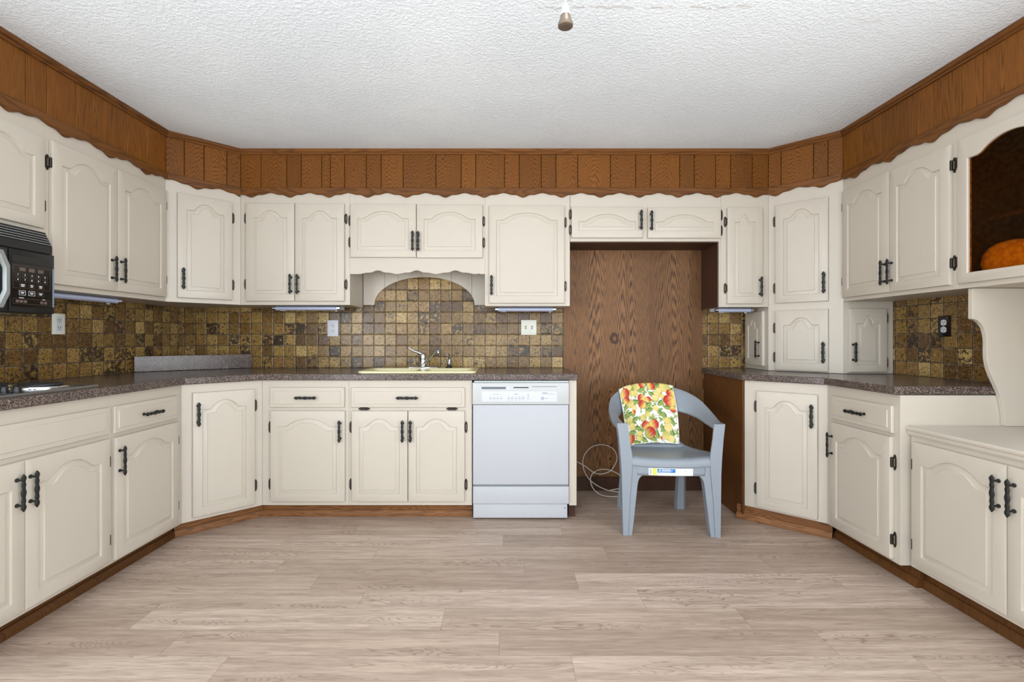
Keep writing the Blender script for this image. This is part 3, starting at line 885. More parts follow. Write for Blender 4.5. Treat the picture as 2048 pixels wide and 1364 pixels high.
# ------------------------------------------------------------------ worktops
def slab(name, outline, z0, z1, mat, parent, off, holes=(), round_=.006):
    bm = bmesh.new(); edges = []
    for lp in [outline] + list(holes):
        vs = [bm.verts.new((p[0] - off[0], p[1] - off[1], z1 - off[2])) for p in lp]
        for i in range(len(vs)): edges.append(bm.edges.new((vs[i], vs[(i + 1) % len(vs)])))
    bmesh.ops.triangle_fill(bm, use_beauty=True, use_dissolve=False, edges=edges)
    r = bmesh.ops.extrude_face_region(bm, geom=bm.faces[:])
    bmesh.ops.translate(bm, vec=(0, 0, z0 - z1), verts=[g for g in r['geom'] if isinstance(g, bmesh.types.BMVert)])
    bmesh.ops.recalc_face_normals(bm, faces=bm.faces)
    bmesh.ops.dissolve_limit(bm, angle_limit=.01, verts=bm.verts, edges=bm.edges)
    me = bpy.data.meshes.new(name); bm.to_mesh(me); bm.free()
    return link(name, me, mat, parent, smooth=25, bevel=round_, bseg=3)
SX0, SX1, SY0, SY1 = -.945, -.185, 3.105, 3.495
BOWL = [(SX0 + .035, SX0 + .37), (SX0 + .40, SX1 - .035)]
o = slab('countertop', [(XL + .003, 1.40), (-1.802, 1.40), (-1.802, 2.742), (-1.512, 3.032), (.452, 3.032), (.452, YW - .012), (.437, YW - .012), (.437, YW - .003), (XL + .003, YW - .003)], .875, .914, 'laminate', None, (0, 0, 0), [[(SX0 + .02, SY0 + .02), (SX1 - .02, SY0 + .02), (SX1 - .02, SY1 - .055), (SX0 + .02, SY1 - .055)]])
tag(o, 'speckled brown laminate worktop running along the left and back walls', 'worktop')
o = slab('countertop', [(1.478, 3.045), (1.49, 3.030), (1.796, 2.738), (1.796, 2.2445), (XR - .003, 2.2445), (XR - .003, YW - .003), (1.487, YW - .003), (1.487, YW - .012), (1.478, YW - .012)], .875, .914, 'laminate', None, (0, 0, 0))
tag(o, 'speckled brown laminate worktop in the right corner', 'worktop')
fr = Frame.two((XL + .012, 3.185), (-1.898, YW - .006))
Ls = hypot(XL + .012 + 1.898, YW - .006 - 3.185)
o = build('splashback_strip', MB().box(0, Ls, -.004, .014, .915, 1.019), 'laminate', None, bevel=.003)
o.matrix_world = fr.m
tag(o, 'speckled laminate upstand set diagonally across the left corner of the worktop', 'splashback')

# ------------------------------------------------------------------ sink, tap, sprayer
T = Thing('kitchen_sink', WORLD, (SX0 + SX1) / 2, (SY0 + SY1) / 2, .914, 'almond double-bowl sink set in the back worktop', 'sink')
def rrect(x0, x1, y0, y1, r, z, n=6):
    pts = []
    for cx_, cy_, a0 in ((x1 - r, y0 + r, -pi / 2), (x1 - r, y1 - r, 0), (x0 + r, y1 - r, pi / 2), (x0 + r, y0 + r, pi)):
        for k in range(n + 1):
            q = a0 + pi / 2 * k / n
            pts.append((cx_ + r * cos(q), cy_ + r * sin(q), z))
    return pts
bm = bmesh.new(); ed = []
for lp in [rrect(SX0 + .006, SX1 - .006, SY0 + .006, SY1 - .006, .03, .927)] + [rrect(a, b, SY0 + .035, SY1 - .085, .04, .927) for a, b in BOWL]:
    vs = [bm.verts.new(tuple(p[i] - T.off[i] for i in range(3))) for p in lp]
    for i in range(len(vs)): ed.append(bm.edges.new((vs[i], vs[(i + 1) % len(vs)])))
bmesh.ops.triangle_fill(bm, use_beauty=True, edges=ed)
me = bpy.data.meshes.new('rim'); bm.to_mesh(me); bm.free()
tmp = MB(); tmp.add([tuple(v.co[i] + T.off[i] for i in range(3)) for v in me.vertices], [tuple(p.vertices) for p in me.polygons])
tmp.loops([rrect(SX0, SX1, SY0, SY1, .034, .9145), rrect(SX0, SX1, SY0, SY1, .034, .920), rrect(SX0 + .002, SX1 - .002, SY0 + .002, SY1 - .002, .033, .925), rrect(SX0 + .006, SX1 - .006, SY0 + .006, SY1 - .006, .03, .927)], False, False)
T.part('rim', tmp, 'almond_enamel', smooth=40)
for a, b in BOWL:
    lv = [(0, .927), (.003, .920), (.006, .90), (.012, .80), (.03, .765), (.06, .757)]
    T.part('bowl', MB().loops([rrect(a + d, b - d, SY0 + .035 + d, SY1 - .085 - d, max(.01, .04 - d * .3), z) for d, z in lv], False, True), 'almond_enamel', smooth=50)
FX, FY = -.580, 3.448
T = Thing('faucet', WORLD, FX, FY, .9272, 'chrome single-lever tap on the back ledge of the sink', 'faucet')
mb = MB(); mb.loops([rrect(FX - .118, FX + .118, FY - .027, FY + .027, .026, z) for z in (.9275, .934)] + [rrect(FX - .113, FX + .113, FY - .022, FY + .022, .021, .9375)])
T.part('base_plate', mb, 'chrome', smooth=40)
T.part('body', MB().lathe([(.030, 0), (.030, .006), (.025, .010), (.024, .050), (.026, .060), (.025, .078), (.020, .090), (.010, .096), (.001, .097)], (FX, FY, .9376), 24), 'chrome', smooth=50)
mb = MB(); mb.tube([(FX - .005, FY - .005, 1.022), (FX - .03, FY - .012, 1.036), (FX - .06, FY - .02, 1.046), (FX - .085, FY - .026, 1.060), (FX - .095, FY - .028, 1.072)], [.012, .010, .008, .008, .0065], 12)
T.part('lever', mb, 'chrome', smooth=50)
mb = MB(); mb.tube([(FX + .012, FY - .012, .960), (FX + .03, FY - .03, .972), (FX + .08, FY - .085, 1.022), (FX + .113, FY - .125, 1.052), (FX + .122, FY - .137, 1.055), (FX + .128, FY - .145, 1.044), (FX + .129, FY - .147, 1.034)], [.012, .012, .0105, .0105, .012, .013, .012], 14)
T.part('spout', mb, 'chrome', smooth=50)
SXp = -.395
T = Thing('side_sprayer', WORLD, SXp, FY, .9272, 'chrome and black side sprayer right of the tap', 'sprayer')
T.part('base', MB().lathe([(.024, 0), (.022, .008), (.014, .014), (.012, .026), (.001, .027)], (SXp, FY, .9275), 18), 'black_plastic', smooth=40)
mb = MB(); mb.tube([(SXp, FY, .953), (SXp + .002, FY, .985), (SXp, FY - .003, 1.010), (SXp - .006, FY - .012, 1.020), (SXp - .012, FY - .022, 1.022)], [.010, .011, .010, .012, .011], 14)
T.part('spray_head', mb, 'chrome', smooth=50)

# ------------------------------------------------------------------ text helper
def text_mb(body, size, x, z, y, fr=None, align='CENTER', ext=.0002, font_shear=0):
    cu = bpy.data.curves.new('t', 'FONT'); cu.body = body; cu.size = size
    cu.align_x = align; cu.align_y = 'CENTER'; cu.resolution_u = 2; cu.extrude = ext; cu.shear = font_shear
    ob = bpy.data.objects.new('t', cu); COL.objects.link(ob)
    bpy.context.view_layer.update()
    me = bpy.data.meshes.new_from_object(ob)
    mb = MB()
    mb.add([(x + v.co.x, y - v.co.z, z + v.co.y) for v in me.vertices], [tuple(p.vertices) for p in me.polygons])
    bpy.data.objects.remove(ob); bpy.data.curves.remove(cu); bpy.data.meshes.remove(me)
    return mb
def merge(mb, other): mb.add(other.v, other.f)
def outline(mb, x0, x1, z0, z1, y, t=.0008):
    mb.box(x0, x1, y - .0004, y, z0, z0 + t); mb.box(x0, x1, y - .0004, y, z1 - t, z1)
    mb.box(x0, x0 + t, y - .0004, y, z0 + t, z1 - t); mb.box(x1 - t, x1, y - .0004, y, z0 + t, z1 - t)

# ------------------------------------------------------------------ dishwasher
T = Thing('dishwasher', BB, -.2035, 0, 0, 'white built-in dishwasher right of the sink cupboard', 'dishwasher')
x0, x1 = -.2035, .3985
yf = -.022
T.part('tub', MB().box(x0 + .004, x1 - .004, .012, .58, .03, .868), 'dark_gap', smooth=0, label='dark casing behind the front')
def roundfront(x0, x1, z0, z1, y0, y1, r=.006):
    b = MB(); L = []
    for d, y in ((0, y1), (0, y0 + r), (r * .3, y0 + r * .3), (r, y0)):
        L.append([(x0 + d, y, z0 + d), (x1 - d, y, z0 + d), (x1 - d, y, z1 - d), (x0 + d, y, z1 - d)])
    return b.loops(L)
cp = T.part('control_panel', roundfront(x0, x1, .724, .860, yf - .006, .011), 'white_plastic', smooth=30)
T.part('top_trim', MB().box(x0 + .01, x1, -.006, .011, .861, .870), 'satin_silver', smooth=0)
T.part('vent', MB().box(x0 + .058, x0 + .208, yf - .0066, yf - .0055, .821, .834), 'grey_slot', cp, label='dark grey slatted vent', smooth=0)
mb = MB().box(x0 + .256, x0 + .350, yf - .0066, yf - .0055, .827, .833)
T.part('latch_slot', mb, 'dark_gap', cp, smooth=0)
mb = MB().box(x0 + .372, x0 + .525, yf - .0066, yf - .0055, .8345, .8385)
T.part('trim_line', mb, 'print_grey', cp, smooth=0)
mb = MB().prism_y([(x0 + .216, .832), (x0 + .256, .832), (x0 + .240, .829), (x0 + .224, .817), (x0 + .216, .820)], yf - .009, yf - .0055)
T.part('latch', mb, 'plate_white', cp, smooth=0)
T.part('key_plate', roundfront(x0 + .058, x0 + .527, .742, .806, yf - .0078, yf - .0055, .0015), 'plate_white', cp, smooth=0)
mb = MB(); yp = yf - .0079
keyx = [.113, .136, .158, .180, .226, .248, .271, .293]
for kx in keyx:
    mb.box(x0 + kx - .002, x0 + kx + .002, yp - .0003, yp, .7715, .7755)
    for q, (w_, zz_) in enumerate(((.007, .765), (.0085, .7615), (.004, .751))):
        mb.box(x0 + kx - w_, x0 + kx + w_, yp - .0002, yp, zz_ - .0008, zz_ + .0008)
for d in (-.008, 0, .008): mb.box(x0 + .316 + d - .0016, x0 + .316 + d + .0016, yp - .0003, yp, .772, .7755)
for w_, zz_ in ((.008, .765), (.0085, .7615), (.004, .751)): mb.box(x0 + .316 - w_, x0 + .316 + w_, yp - .0002, yp, zz_ - .0008, zz_ + .0008)
mb.box(x0 + .125, x0 + .172, yp - .0002, yp, .788, .7895); mb.box(x0 + .262, x0 + .284, yp - .0002, yp, .7885, .7915)
outline(mb, x0 + .341, x0 + .354, .757, .767, yp); mb.box(x0 + .345, x0 + .350, yp - .0003, yp, .771, .7755); mb.box(x0 + .345, x0 + .350, yp - .0003, yp, .780, .7845); mb.box(x0 + .341, x0 + .354, yp - .0003, yp, .787, .7885)
mb.box(x0 + .436, x0 + .466, yp - .0003, yp, .7955, .799); mb.box(x0 + .436, x0 + .512, yp - .0002, yp, .7895, .7915)
mb.box(x0 + .450, x0 + .470, yp - .0002, yp, .7625, .765)
T.part('key_print', mb, 'print_grey', cp, smooth=0)
mb = MB()
n_ = 28
for r0, r1 in ((.0095, .0070), (.0058, .0051)):
    mb.loops([[(x0 + .436 + r * cos(2 * pi * k / n_), yp - .0004, .7635 + r * sin(2 * pi * k / n_)) for k in range(n_)] for r in (r0, r1)], False, False)
merge(mb, text_mb('GE', .008, x0 + .436, .7635, yp - .0004, font_shear=.3))
T.part('emblem', mb, 'print_slate', cp, smooth=0, label='small blue-grey round emblem')
T.part('door', roundfront(x0 + .003, x1 - .002, .2235, .722, yf, .011), 'white_enamel', smooth=30)
T.part('door_gap', MB().box(x0 + .006, x1 - .003, yf + .010, .011, .214, .2225), 'print_grey', smooth=0)
T.part('lower_panel', roundfront(x0 + .003, x1 + .0005, .104, .213, yf - .001, .011), 'white_enamel', smooth=30)
kp = T.part('kick_panel', roundfront(x0 + .004, x1 - .008, .012, .102, yf + .012, .040), 'white_enamel', smooth=30)
T.part('kick_slot', MB().box(x1 - .026, x1 - .023, yf + .0112, yf + .0125, .070, .082), 'dark_gap', kp, smooth=0)

# ------------------------------------------------------------------ microwave
MW = Frame(-2.04, 0, pi / 2)
T = Thing('microwave', MW, 1.44, 0, 1.238, 'black over-the-range microwave hung under the left wall cupboard', 'microwave')
m0, m1, zb_, zt_ = 1.44, 2.196, 1.243, 1.612
T.part('casing', MB().prism_x([(0.012, zb_), (.388, zb_), (.388, zt_), (.035, zt_), (.012, 1.535)], m0 + .004, m1 - .006), 'black_plastic', bevel=.003)
gr = MB().prism_x([(-.004, 1.512), (.012, 1.512), (.012, 1.5345), (.0345, zt_ - .002), (.028, zt_ - .002), (-.004, 1.545)], m0, m1 - .004)
g_ = T.part('grille', gr, 'black_plastic', smooth=0)
mb = MB()
for k in range(5):
    z = 1.551 + k * .0115; y = -.0045 + (z - 1.545) / (1.610 - 1.545) * .032
    mb.box(m0 + .01, m1 - .010, y - .003, y + .002, z, z + .0026)
T.part('louvre', mb, 'satin_silver', g_, smooth=0)
cp = T.part('control_panel', roundfront(1.994, m1, zb_ + .002, 1.508, -.012, .012, .006), 'black_plastic', smooth=30)
T.part('display', MB().box(2.004, 2.178, -.0135, -.0118, 1.452, 1.482), 'black_gloss', cp, smooth=0)
kp = T.part('key_panel', MB().box(2.002, 2.182, -.0132, -.0118, 1.268, 1.447), 'black_gloss', cp, smooth=0)
T.part('edge_strip', MB().box(2.184, 2.1905, -.0135, -.0112, 1.275, 1.445), 'print_slate', cp, smooth=0, label='blue-grey edge strip')
ky = -.0133
mb = MB()
ux = [2.0285, 2.0585, 2.0885, 2.1180, 2.1480]
for i, ch in enumerate('1234567890'):
    z = 1.402 if i < 5 else 1.382
    merge(mb, text_mb(ch, .0115, ux[i % 5], z, ky - .0002))
for ux_, w_ in ((2.049, .0085), (2.088, .006), (2.128, .007)):
    mb.box(ux_ - w_, ux_ + w_, ky - .0003, ky, 1.3595, 1.3625)
    mb.box(ux_ - w_ * .8, ux_ + w_ * .8, ky - .0003, ky, 1.3535, 1.3565)
for ux_ in (2.047, 2.088, 2.128):
    mb.box(ux_ - .008, ux_ + .008, ky - .0003, ky, 1.3285, 1.331)
    mb.box(ux_ - .006, ux_ + .006, ky - .0003, ky, 1.3235, 1.326)
mb.box(2.033, 2.053, ky - .0003, ky, 1.3045, 1.3068); mb.box(2.136, 2.148, ky - .0003, ky, 1.3035, 1.3055)
outline(mb, 2.033, 2.061, 1.317, 1.337, ky, .001); outline(mb, 2.074, 2.102, 1.317, 1.337, ky, .001)
T.part('key_print', mb, 'print_white', kp, smooth=0, label='white numbers and key outlines')
mb = MB()
outline(mb, 2.008, 2.172, 1.345, 1.441, ky); outline(mb, 2.008, 2.172, 1.280, 1.303, ky); outline(mb, 2.114, 2.142, 1.317, 1.337, ky)
for ux_ in (2.048, 2.088, 2.128): mb.box(ux_ - .013, ux_ + .013, ky - .0003, ky, 1.418, 1.433); outline(mb, ux_ - .013, ux_ + .013, 1.350, 1.366, ky)
for ux_ in ux:
    for z in (1.402, 1.382): outline(mb, ux_ - .010, ux_ + .010, z - .009, z + .009, ky, .0006)
for ux_ in (2.026, 2.043, 2.060, 2.133, 2.150): mb.box(ux_ - .007, ux_ + .007, ky - .0003, ky, 1.285, 1.297)
T.part('key_outline', mb, 'print_dim', kp, smooth=0)
dr = T.part('door', roundfront(m0, 1.990, zb_ + .002, 1.508, -.012, .012, .006), 'black_plastic', smooth=30)
def octo(d, y):
    a0, a1, b0, b1, c = 1.56 + d, 1.986 - d, 1.258 + d, 1.492 - d, .060 - d * .4
    return [(a0 + c, y, b0), (a1 - c * .45, y, b0), (a1, y, b0 + c), (a1, y, b1 - c), (a1 - c * .45, y, b1), (a0 + c * .45, y, b1), (a0, y, b1 - c), (a0, y, b0 + c)]
T.part('door_frame', MB().loops([octo(0, -.0125), octo(0, -.024), octo(.003, -.027), octo(.017, -.027), octo(.020, -.020), octo(.022, -.0125)], False, False), 'satin_silver', dr, smooth=25, label='silver eight-sided window frame')
T.part('window', MB().loops([octo(.022, -.0125), octo(.022, -.015)]), 'black_gloss', dr, smooth=0)
T.part('grease_filter', MB().box(1.60, 2.06, .05, .20, 1.2385, 1.2425), 'steel', label='pale metal grease filter', smooth=0)

# ------------------------------------------------------------------ cooktop
CT = Frame(-1.852, 0, pi / 2)
T = Thing('cooktop', CT, 1.46, 0, .914, 'stainless electric cooktop set in the left worktop below the microwave', 'cooktop')
mb = MB()
def ring4(d, z): return [(1.46 + d, d, z), (2.222 - d, d, z), (2.222 - d, .50 - d, z), (1.46 + d, .50 - d, z)]
mb.loops([ring4(0, .9145), ring4(0, .9225), ring4(.003, .925), ring4(.016, .925), ring4(.020, .922)])
T.part('tray', mb, 'steel', smooth=25)
for (bu, by, br) in ((2.105, .150, .098), (2.105, .375, .080), (1.60, .150, .080), (1.60, .375, .098)):
    b = MB(); b.lathe([(br * .3, .9222), (br * .82, .9225), (br * .90, .930), (br, .932), (br * 1.02, .928), (br * 1.02, .9222)], (bu, by, 0), 36)
    rg = T.part('burner', b, 'chrome', smooth=40)
    path = []
    for k in range(150):
        q = k / 150 * 2 * pi * 4.5; rr = .016 + (br * .80 - .016) * k / 150
        path.append((bu + rr * cos(q), by + rr * sin(q), .937))
    T.part('coil', MB().tube(path, .0042, 8), 'coil_grey', rg, smooth=50)
for yk in (.055, .105, .355, .405):
    b = MB(); b.lathe([(.017, .9222), (.017, .926), (.014, .928), (.0125, .945), (.011, .947), (.001, .947)], (1.905, yk, 0), 20)
    b.box(1.902, 1.908, yk - .013, yk + .013, .9465, .952)
    T.part('knob', b, 'black_plastic', smooth=35)

# ------------------------------------------------------------------ lamps under the cupboards
def under_lamp(fr, u0, u1, yc, zt, label):
    T = Thing('under_cabinet_lamp', fr, u0, yc, zt, label, 'lamp', 'strip lamps under the wall cupboards')
    T.part('housing', MB().box(u0, u1, yc + .005, yc + .085, zt - .026, zt - .001), 'lamp_white', bevel=.003)
    sec = [(yc + .0045, zt - .002), (yc - .012, zt - .004), (yc - .022, zt - .012), (yc - .022, zt - .022), (yc - .012, zt - .030), (yc + .0045, zt - .031)]
    T.part('diffuser', MB().prism_x(sec, u0 + .020, u1 - .020), 'lens_blue', smooth=35, label='pale translucent tube cover')
    for a, b in ((u0, u0 + .0195), (u1 - .0195, u1)):
        T.part('end_cap', MB().prism_x([(y - .001 if y < yc else y, z) for y, z in sec], a, b), 'chrome', smooth=35)
    T.part('switch', MB().box(u1 - .045, u1 - .030, yc + .02, yc + .034, zt - .038, zt - .0265), 'white_plastic', bevel=.002)
    T.part('tag', MB().box(u0 + .04, u0 + .075, yc + .010, yc + .03, zt - .0335, zt - .0265), 'plate_white', smooth=0)
    return T
under_lamp(UL, 2.272, 2.80, .10, 1.366, 'grey strip lamp under the left wall cupboard beside the microwave')
under_lamp(UB, -1.645, -1.170, .115, 1.366, 'pale strip lamp under the two-door cupboard, above the white back socket')
under_lamp(UB, -.068, .360, .115, 1.358, 'pale strip lamp under the single-door cupboard, above the double light switch')
under_lamp(UB, 1.486, 1.755, .105, 1.352, 'short dark-edged strip lamp under the narrow cupboard right of the alcove')

# ------------------------------------------------------------------ sockets and switches
def wall_frame(X, Y, ang): return Frame(X, Y, ang)
def face_round(cx_, cz, w_, h_, y, n=20):
    pts = []
    for k in range(n):
        q = 2 * pi * k / n
        pts.append((cx_ + max(-w_ * .8, min(w_ * .8, w_ * cos(q))), y, cz + h_ * sin(q)))
    return pts
def outlet(fr, cu, cz, plate, face, label, name='wall_socket', w_=.040, h_=.062, decora=False):
    T = Thing(name, fr, cu, 0, cz, label, 'socket')
    p = T.part('plate', roundfront(cu - w_, cu + w_, cz - h_, cz + h_, -.0075, -.001, .003), plate, smooth=30)
    for dz in (.0195, -.0195):
        if decora: rc_ = T.part('receptacle', MB().box(cu - .0165, cu + .0165, -.0088, -.0072, cz + dz - .0185, cz + dz + .0185), face, smooth=0)
        else: rc_ = T.part('receptacle', MB().loops([face_round(cu, cz + dz, .0205, .0165, -.0072), face_round(cu, cz + dz, .0205, .0165, -.0092)]), face, smooth=30)
        mb = MB()
        for dx in (-.0065, .0065): mb.box(cu + dx - .0013, cu + dx + .0013, -.0098, -.0086, cz + dz - .001, cz + dz + .007)
        mb.loops([[(cu + .0026 * cos(2 * pi * k / 10), y, cz + dz - .0085 + .0026 * sin(2 * pi * k / 10)) for k in range(10)] for y in (-.0086, -.0098)])
        T.part('slot', mb, 'dark_gap', rc_, smooth=0)
    if not decora: T.part('screw', MB().loops([[(cu + .0028 * cos(2 * pi * k / 12), y, cz + .0028 * sin(2 * pi * k / 12)) for k in range(12)] for y in (-.0073, -.0085)]), 'steel', smooth=0)
    return T
WL = Frame(XL, 0, pi / 2); WB = Frame(0, YW, 0); WR = Frame(XR, 0, -pi / 2)
outlet(WL, 2.657, 1.214, 'plate_ivory', 'plate_white', 'ivory wall socket on the left tiles below the microwave end', decora=True, w_=.037, h_=.057)
outlet(WB, -1.293, 1.212, 'plate_white', 'plate_white', 'white wall socket on the back tiles left of the sink', decora=True, w_=.041, h_=.061)
outlet(WR, -2.692, 1.203, 'black_gloss', 'plate_white', 'black wall socket with two white receptacles on the right tiles', w_=.038, h_=.058)
T = Thing('light_switch', WB, .179, 0, 1.2175, 'ivory double light switch plate on the back tiles beside the plywood', 'switch')
T.part('plate', roundfront(.179 - .058, .179 + .058, 1.2175 - .0565, 1.2175 + .0565, -.0075, -.001, .003), 'plate_ivory', smooth=30)
for dx in (-.0235, .0235):
    T.part('slot', MB().box(.179 + dx - .0055, .179 + dx + .0055, -.0082, -.0072, 1.2055, 1.2295), 'dark_gap', smooth=0)
    T.part('toggle', MB().prism_x([(-.0080, 1.211), (-.0080, 1.225), (-.019, 1.214), (-.018, 1.209)], .179 + dx - .0042, .179 + dx + .0042), 'plate_ivory', smooth=0)
    for dz in (-.030, .030):
        T.part('screw', MB().loops([[(.179 + dx + .0028 * cos(2 * pi * k / 12), y, 1.2175 + dz + .0028 * sin(2 * pi * k / 12)) for k in range(12)] for y in (-.0073, -.0085)]), 'steel', smooth=0)

# ------------------------------------------------------------------ resin armchair
CH = Matrix.Translation((.968, 3.03, 0)) @ Matrix.Rotation(-.058, 4, 'Z')
chair = bpy.data.objects.new('armchair', None); COL.objects.link(chair); chair.matrix_world = CH
tag(chair, 'grey moulded plastic armchair with a fruit-print towel over its back', 'chair')
def cat(P, t):
    n = len(P) - 1; x = min(max(t, 0), 1) * n; i = min(int(x), n - 1); f = x - i
    p0, p1, p2, p3 = P[max(i - 1, 0)], P[i], P[i + 1], P[min(i + 2, n)]
    return tuple(.5 * (2 * b + (c - a) * f + (2 * a - 5 * b + 4 * c - d) * f * f + (3 * b - a - 3 * c + d) * f ** 3) for a, b, c, d in zip(p0, p1, p2, p3))
TOPH = [(.302, -.215, .632), (.312, -.12, .640), (.315, -.03, .662), (.308, .06, .694), (.285, .145, .735), (.235, .215, .772), (.165, .258, .798), (.085, .280, .812), (0, .288, .816)]
BOTH = [(.250, -.215, .628), (.256, -.12, .628), (.258, -.03, .632), (.254, .05, .640), (.236, .115, .650), (.200, .165, .662), (.142, .198, .672), (.072, .214, .678), (0, .220, .680)]
TOPP = [(-x, y, z) for x, y, z in TOPH] + TOPH[-2::-1]
BOTP = [(-x, y, z) for x, y, z in BOTH] + BOTH[-2::-1]
def solid(o, t, off=0): 
    s = o.modifiers.new('shell', 'SOLIDIFY'); s.thickness = t; s.offset = off
    return o
def bandpt(t, v):
    a = cat(TOPP, t); b = cat(BOTP, t)
    p = [a[i] + (b[i] - a[i]) * v for i in range(3)]
    # curved cross-section: crown bulges up at the arms and backwards behind
    k = sin(pi * v) * .010
    p[2] += k
    return p
def bandfn(u, v):
    # v runs: outer skirt -> top -> inner skirt
    if v < .12:
        p = bandpt(u, 0); return (p[0], p[1], p[2] - .022 * (1 - v / .12))
    if v > .88:
        p = bandpt(u, 1); return (p[0], p[1], p[2] - .016 * ((v - .88) / .12))
    return tuple(bandpt(u, (v - .12) / .76))
def splatfn(u, v):
    s = 2 * u - 1
    hw_ = .152 - .012 * sin(pi * v) + .035 * max(0, v - .8) / .2
    x = s * hw_
    # top edge follows the lower edge of the band
    tb = .5 + .5 * (x / .258) * .62
    yt = .220 - 1.05 * x * x; zt = .684 - .25 * x * x
    yb = .118 - .30 * x * x; zb2 = .432
    y = yt + (yb - yt) * v + .012 * sin(pi * v); z = zt + (zb2 - zt) * v
    return (x, y, z)
mbk = MB().grid(bandfn, 96, 16)
mbk.grid(splatfn, 16, 18)
solid(build('back_with_arms', mbk, 'resin_grey', chair, smooth=60), .006)
def seatfn(u, v):
    s = 2 * u - 1
    rows = [(-.222, .398), (-.221, .418), (-.216, .432), (-.205, .441), (-.18, .444), (-.10, .438), (0, .430), (.08, .428), (.13, .434), (.165, .446)]
    y, z = cat(rows, v)
    hw_ = .268 - .10 * max(0, (y + .05)) / .2 * .9
    x = s * hw_
    z += .018 * abs(s) ** 3 - .004
    y += -.016 * (1 - s * s) * (1 if y < -.15 else 0.4)
    return (x, y, z)
seat = MB().grid(seatfn, 30, 30)
# front apron with the arch between the legs, and side aprons
apron = MB()
apron.grid(lambda u, v: (-.20 + .40 * u, -.2205 - .0135 * (1 - ((-.20 + .40 * u) / .20) ** 2), .346 + .069 * v), 24, 4)
for sg in (-1, 1):
    apron.grid(lambda u, v: (sg * (.262 - .070 * u), -.20 + .36 * u, .36 + .075 * v + .03 * sin(pi * u) * (1 - v)), 10, 3)
seat.add(apron.v, apron.f)
sobj = solid(build('seat', seat, 'resin_grey', chair, smooth=60), .006)
for sg in (-1, 1):
    mb = MB()
    # outer post: arm to floor
    st = [(.644, .306, .244, -.224, -.165), (.56, .296, .236, -.226, -.165), (.46, .287, .220, -.230, -.165), (.36, .281, .222, -.232, -.165), (.20, .278, .236, -.236, -.175), (.0, .274, .244, -.240, -.190)]
    L = []
    for z, xo, xi, yf_, yb_ in st:
        L.append([(sg * xo, yf_, z), (sg * xi, yf_, z), (sg * xi, yf_ + .012, z), (sg * (xo - .010), yf_ + .012, z), (sg * (xo - .010), yb_, z), (sg * xo, yb_, z)])
    mb.loops(L)
    # inner recessed plate carrying the arch corner down into the leg
    st2 = [(.430, .246, .196, -.2235), (.347, .246, .150, -.2245), (.344, .246, .160, -.2245), (.338, .246, .169, -.2245), (.328, .246, .178, -.2245), (.312, .247, .185, -.2245), (.290, .248, .189, -.2248), (.20, .252, .199, -.228), (.0, .256, .222, -.233)]
    mb.loops([[(sg * a, y, z), (sg * b, y, z), (sg * b, y + .055, z), (sg * (b + .007), y + .055, z), (sg * (b + .007), y + .008, z), (sg * a, y + .008, z)] for z, a, b, y in st2])
    # foot web
    mb.loops([[(sg * .272, -.238, z), (sg * .223, -.232, z), (sg * .225, -.185, z), (sg * .270, -.185, z)] for z in (.001, .012)])
    build('leg', mb, 'resin_grey', chair, smooth=25, bevel=.0025)
    mb = MB()
    rl = [(.435, .200, .150, .135), (.30, .212, .150, .165), (.0, .228, .150, .218)]
    mb.loops([[(sg * xo, y + .03, z), (sg * (xo - .02), y, z), (sg * (xi + .012), y, z), (sg * xi, y + .03, z), (sg * (xi + .006), y + .03, z), (sg * (xi + .016), y + .007, z), (sg * (xo - .024), y + .007, z), (sg * (xo - .006), y + .03, z)] for z, xo, xi, y in rl])
    mb.loops([[(sg * .228, .248, z), (sg * .208, .218, z), (sg * .162, .218, z), (sg * .150, .248, z)] for z in (.001, .012)])
    build('leg', mb, 'resin_grey', chair, smooth=25, bevel=.002)
# paper label on the front apron
def lab(name, x0, x1, z0, z1, d, mat, parent, label=None):
    def f(u, v):
        x = x0 + (x1 - x0) * u
        return (x, -.2238 - .0135 * (1 - (x / .20) ** 2) - d, z0 + (z1 - z0) * v)
    o = build(name, MB().grid(f, 8, 1), mat, parent, smooth=0)
    o = solid(o, .0003)
    if label: o['label'] = label
    return o
SX = -.128; Z0 = .349; Z1 = .3895
st = lab('sticker', SX, SX + .250, Z0, Z1, .0004, 'print_white', sobj, 'white, yellow and blue paper label')
def chairx(px): return SX + .250 * (px - 240) / (1740 - 240)
lab('sticker_print', chairx(365), chairx(515), Z0 + .001, Z1 - .001, .0010, 'print_yellow', sobj)
lab('sticker_print', chairx(530), chairx(1140), .3655, Z1 - .003, .0010, 'print_blue', sobj)
mb = MB()
def yl(x): return -.2238 - .0135 * (1 - (x / .20) ** 2) - .0016
merge(mb, text_mb('A', .026, chairx(595), .376, yl(chairx(595)), font_shear=.25))
for k, (a, b) in enumerate(((668, 960), (668, 1050), (668, 980))):
    xx = (chairx(a) + chairx(b)) / 2
    mb.box(chairx(a), chairx(b), yl(xx) - .0003, yl(xx), .3815 - k * .0055, .384 - k * .0055)
build('sticker_print', mb, 'print_white', sobj, smooth=0)
mb = MB()
for k in range(9):
    z = .354 + k * .0036
    mb.box(chairx(262), chairx(335), yl(chairx(300)) + .0002, yl(chairx(300)) + .0006, z, z + .0018)
mb.box(chairx(535), chairx(650), yl(chairx(600)), yl(chairx(600)) + .0004, .3575, .3595)
mb.box(chairx(1485), chairx(1500), yl(chairx(1490)), yl(chairx(1490)) + .0004, .372, .381)
build('sticker_print', mb, 'print_grey', sobj, smooth=0)

